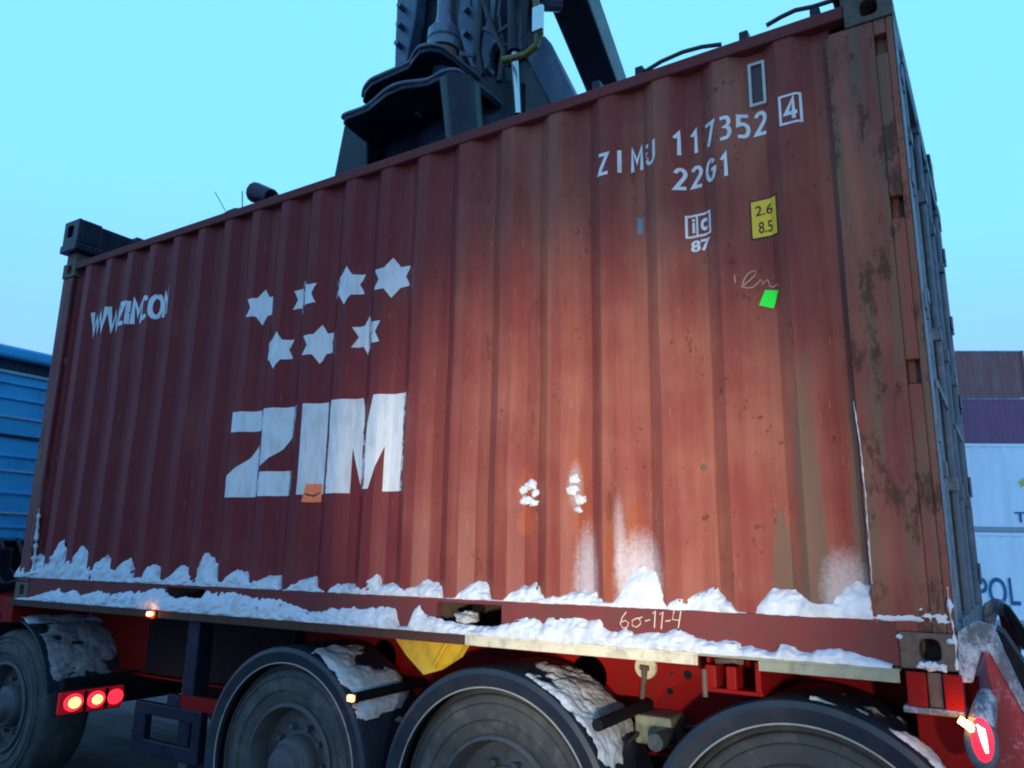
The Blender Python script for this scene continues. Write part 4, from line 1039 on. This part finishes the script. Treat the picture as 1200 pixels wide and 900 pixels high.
# ------------------------------------------------------------------ snow
def interp(tab, x):
    for (a, b) in zip(tab, tab[1:]):
        if a[0] <= x <= b[0]: return a[1] + (b[1]-a[1]) * (x-a[0]) / max(1e-6, b[0]-a[0])
    return 0.0
def ridge(name, label, tops, zbase, yo, yi, seed, ragged=.62, mat='snow', step=.006):
    """bank of snow on a ledge: crest heights follow the photograph, clods from noise"""
    tab = []
    for (px, py) in tops:
        v = onY(px, py, (yo+yi)/2); tab.append((v.x, max(0.0, v.z - zbase)))
    x0, x1 = tab[0][0], tab[-1][0]; n = int((x1-x0)/step); K = 14
    vv = []; hs = []; holes = []
    for i in range(n+1):
        x = x0 + (x1-x0)*i/n
        h = interp(tab, x)
        if h > .012: h *= .92 + .14*fbm(x*18, seed, 0, 2)
        h = max(0, h); hs.append(h)
        ins = yo + .014 * fbm(x*9, seed+7, 0, 3)
        for k in range(K):
            t = k/(K-1)
            zz = h * t; y = ins + (yi-ins) * (.15*t + .85*t**3.2)
            big = noise.noise(Vector((x*15, seed, zz*24))); mid = noise.noise(Vector((x*36, seed+4, zz*62))); sml = noise.noise(Vector((x*95, seed+8, zz*120)))
            nn = .012*big + .007*mid + .0022*sml
            w = min(1, h/.035) * (1 if k else .3)
            holes.append(big*.6 + mid*.6 + (.30 if t > .75 else .12 if t > .4 else -.1) > ragged)
            vv.append((x + .010*mid*w, y - (nn + .004)*w, zbase + max(-.001, zz + (.004*mid + .0015*sml)*w*(0 < k))))
    m = MB(); f = []
    for i in range(n):
        if max(hs[i], hs[i+1]) < .008: continue
        for k in range(K-1):
            q = (i*K+k, (i+1)*K+k, (i+1)*K+k+1, i*K+k+1)
            if hs[i] > .05 and all(holes[j] for j in q): continue
            f.append(q)
    m.add(vv, f); o = m.build(name, mat, None, smooth=True); tag(o, label, 'snow', None, 'stuff'); return o
UP = [(20,676),(24,660),(34,648),(42,646),(50,650),(58,646),(66,634),(71,626),(78,648),(86,642),(95,636),(103,646),(110,652),(118,650),(126,648),(138,655),(150,650),(154,662),(158,676),(162,672),(174,658),(184,662),(188,674),(196,676),(204,664),(212,660),(220,664),(230,660),(241,640),(246,646),(252,660),(258,674),(262,668),(272,664),(282,667),(290,672),(297,676),(304,671),(316,673),(327,674),(331,690),(338,690),(346,677),(358,675),(370,675),(374,686),(384,684),(400,682),(418,684),(428,684),(436,664),(442,664),(446,682),(462,682),(480,679),(494,677),(512,682),(519,684),(521,699),(536,699),(541,688),(549,681),(562,679),(574,684),(577,700),(592,702),(598,690),(612,684),(626,682),(634,690),(642,696),(652,692),(680,690),(700,692),(716,702),(722,697),(728,684),(736,670),(746,662),(758,662),(768,668),(776,682),(781,697),(784,706),(786,698),(800,694),(818,692),(838,685),(846,692),(852,702),(858,704),(866,714),(884,714),(890,700),(898,690),(912,687),(926,690),(944,690),(962,692),(978,690),(990,684),(1004,680),(1016,682),(1024,694),(1034,700),(1052,698),(1080,692),(1100,690),(1112,698)]
ridge('snow', 'clotted snow lying along the ledge above the container bottom rail', UP, Z0+.1505, .004, .056, 3.0)
LO = [(16,706),(22,700),(30,700),(42,697),(56,692),(66,689),(74,694),(84,690),(92,696),(104,693),(114,690),(122,694),(136,694),(146,691),(158,691),(168,692),(176,687),(190,688),(196,696),(202,700),(214,698),(232,700),(240,692),(252,692),(272,692),(290,696),(306,699),(322,700),(338,706),(352,712),(362,716),(372,715),(384,711),(404,711),(424,712),(440,708),(452,709),(462,713),(466,733),(479,734),(484,711),(490,708),(496,718),(506,721),(516,726),(530,728),(544,731),(556,733),(572,734),(590,730),(606,724),(618,721),(630,724),(633,730),(640,723),(664,722),(690,722),(702,724),(709,736),(722,740),(732,735),(742,741),(756,741),(768,739),(784,737),(796,737),(808,742),(818,744),(830,750),(842,750),(850,748),(862,750),(868,756),(880,757),(894,760),(902,764),(908,763),(914,753),(922,755),(936,762),(950,764),(958,760),(972,760),(982,757),(992,762),(1010,768),(1030,773),(1046,778)]
ridge('snow', 'uneven snow bank resting on the trailer side rail below the container', LO, Z0-.0018, -.036, .006, 9.0)
def clod(px, py, y, rx, rz, dep, seed, mat='snow', label=None, name='snow'):
    v = onY(px, py, y); bm = bmesh.new(); bmesh.ops.create_icosphere(bm, subdivisions=4, radius=1)
    for q in bm.verts:
        p = q.co.copy(); s = 1 + .42*fbm(p.x*1.6+seed, p.z*1.6, p.y, 4) + .10*noise.noise(p*6)
        q.co = Vector((v.x + p.x*rx*s, v.y + p.y*dep*s, v.z + p.z*rz*s))
    for f in bm.faces: f.smooth = True
    me = bpy.data.meshes.new(name); bm.to_mesh(me); bm.free(); o = link(name, me, mat); return tag(o, label, 'snow', None, 'stuff')
for i, (px, py, lumps, lb) in enumerate(((618, 577, ((3, -9, .034, .022), (-6, -3, .024, .02), (8, 0, .022, .02), (-4, 9, .034, .022), (5, 12, .026, .016)), 'broad lump of ice frozen on a rust spot, left of the tall narrow one'), (673, 577, ((-1, -16, .024, .024), (-3, -3, .030, .026), (4, 8, .028, .026), (2, 20, .020, .014)), 'tall narrow lump of ice frozen to the red sheet'))):
    bmc = bmesh.new()
    for k, (dx, dy, rx, rz) in enumerate(lumps):
        x, z = P(px+dx, py+dy, .03); yq = surf(x, z) - .002; c0 = Vector((x, yq, z)); ib = bmesh.new(); bmesh.ops.create_icosphere(ib, subdivisions=3, radius=1)
        for q in ib.verts:
            p = q.co.copy(); sc = 1 + .5*fbm(p.x*1.7+k*3.1+i*7, p.z*1.7, p.y, 4); q.co = c0 + Vector((p.x*rx*sc, p.y*.015*sc, p.z*rz*sc))
        mt_ = bpy.data.meshes.new('t'); ib.to_mesh(mt_); ib.free(); bmc.from_mesh(mt_); bpy.data.meshes.remove(mt_)
    for f in bmc.faces: f.smooth = True
    me = bpy.data.meshes.new('snow'); bmc.to_mesh(me); bmc.free(); tag(link('snow', me, 'snow'), lb, 'snow', None, 'stuff')
clod(548, 724, .06, .05, .03, .05, 8.1, 'snow_dirty', 'dirty snow lump inside the fork pocket')
# frost line on the front corner post and the rear weld seam
def smear(pts, y, w, seed, label):
    m = MB(); P3 = []
    for i in range(len(pts)-1):
        for k in range(10):
            t = k/10; P3.append(onY(pts[i][0]*(1-t)+pts[i+1][0]*t, pts[i][1]*(1-t)+pts[i+1][1]*t, y))
    m.tube([(p.x + .004*fbm(p.z*30, seed), p.y + .004*fbm(p.z*25, seed+2), p.z) for p in P3], [max(.001, w*(.45 + 1.6*fbm(p.z*26, seed+5))) for p in P3], 7)
    o = m.build('snow', 'snow', None, smooth=True); return tag(o, label, 'snow', None, 'stuff')
smear([(46, 596), (42, 640), (38, 676)], .0, .022, 1.0, 'vertical streak of snow on the front corner post')
smear([(1000, 470), (1008, 520), (1014, 580), (1018, 630), (1022, 690)], -.002, .0034, 4.0, 'thin line of frost along the rear post weld seam')
smear([(1110, 688), (1114, 720), (1118, 742), (1123, 790)], -.008, .007, 6.0, 'frost down the edge of the rear corner casting')
for i, (px, py, r) in enumerate(((1092, 781, .022), (1104, 783, .018), (1080, 780, .014), (1114, 752, .012), (1054, 746, .010))):
    clod(px, py, -.006, r, r*.7, .010, i*1.9+20, label='crumb of snow on the rusty rear corner casting').__setitem__('group', 'crumbs of snow on the corner casting')
# snow on the mudguards: curved sheets that lie on the shell
def guard_snow(c, a0, a1, y0, y1, thr, seed, mat, label, r=RO, thick=.022):
    na, ny = 90, 46; m = MB(); vv = []; keep = []
    for i in range(na+1):
        for j in range(ny+1):
            a = math.radians(a0 + (a1-a0)*i/na); y = y0 + (y1-y0)*j/ny
            n_ = .75*fbm(a*2.6+seed, y*3.2, seed, 3) + .3*fbm(a*9+seed, y*11, seed, 4)
            ea = min(i/na, 1-i/na)*5; ey_ = min(j/ny, 1-j/ny)*7
            h = (n_ + thr - .55*(1-min(1, ea)) - .30*(1-min(1, ey_)))
            keep.append(h > .02); rr = r + .001 + max(0, min(h, .5))*thick*1.9 + .004*noise.noise(Vector((a*40, y*40, seed)))*(h > .05)
            vv.append((c[0] + rr*math.sin(a), y, c[1] + rr*math.cos(a)))
    f = []
    for i in range(na):
        for j in range(ny):
            q = (i*(ny+1)+j, (i+1)*(ny+1)+j, (i+1)*(ny+1)+j+1, i*(ny+1)+j+1)
            if sum(keep[k] for k in q) >= 2: f.append(q)
    m.add(vv, f); o = m.build('snow', mat, None, smooth=True); return tag(o, label, 'snow', None, 'stuff')
guard_snow((AX[0], HZ), 12, 62, .0, .45, .35, 2.2, 'snow', 'snow sheet on the mudguard of the first trailer axle')
guard_snow((AX[0], HZ), 60, 85, .02, .40, .05, 5.2, 'snow_dirty', 'broken slush low on the first mudguard')
guard_snow((AX[1], HZ), 16, 66, .0, .22, .42, 3.3, 'snow', 'snow sheet on the outer half of the middle mudguard')
guard_snow((AX[1], HZ), 6, 62, .18, .45, .35, 7.3, 'snow_dirty', 'dirty snow on the inner half of the middle mudguard')
guard_snow((AX[2], HZ), 4, 70, .01, .16, .10, 6.4, 'snow', 'thin strip of snow on the rearmost mudguard')
guard_snow((AX[2], HZ), 2, 40, .15, .42, -.05, 8.4, 'snow_dirty', 'scraps of slush on the rearmost mudguard')
guard_snow((TX, .515), 14, 76, .05, .60, .22, 4.4, 'mud_snow', 'dirty snow caked on the tractor mudguard', r=.615)
guard_snow((TX, .515), -5, 25, .03, .60, .30, 9.4, 'snow', 'snow lying on top of the tractor mudguard', r=.615)
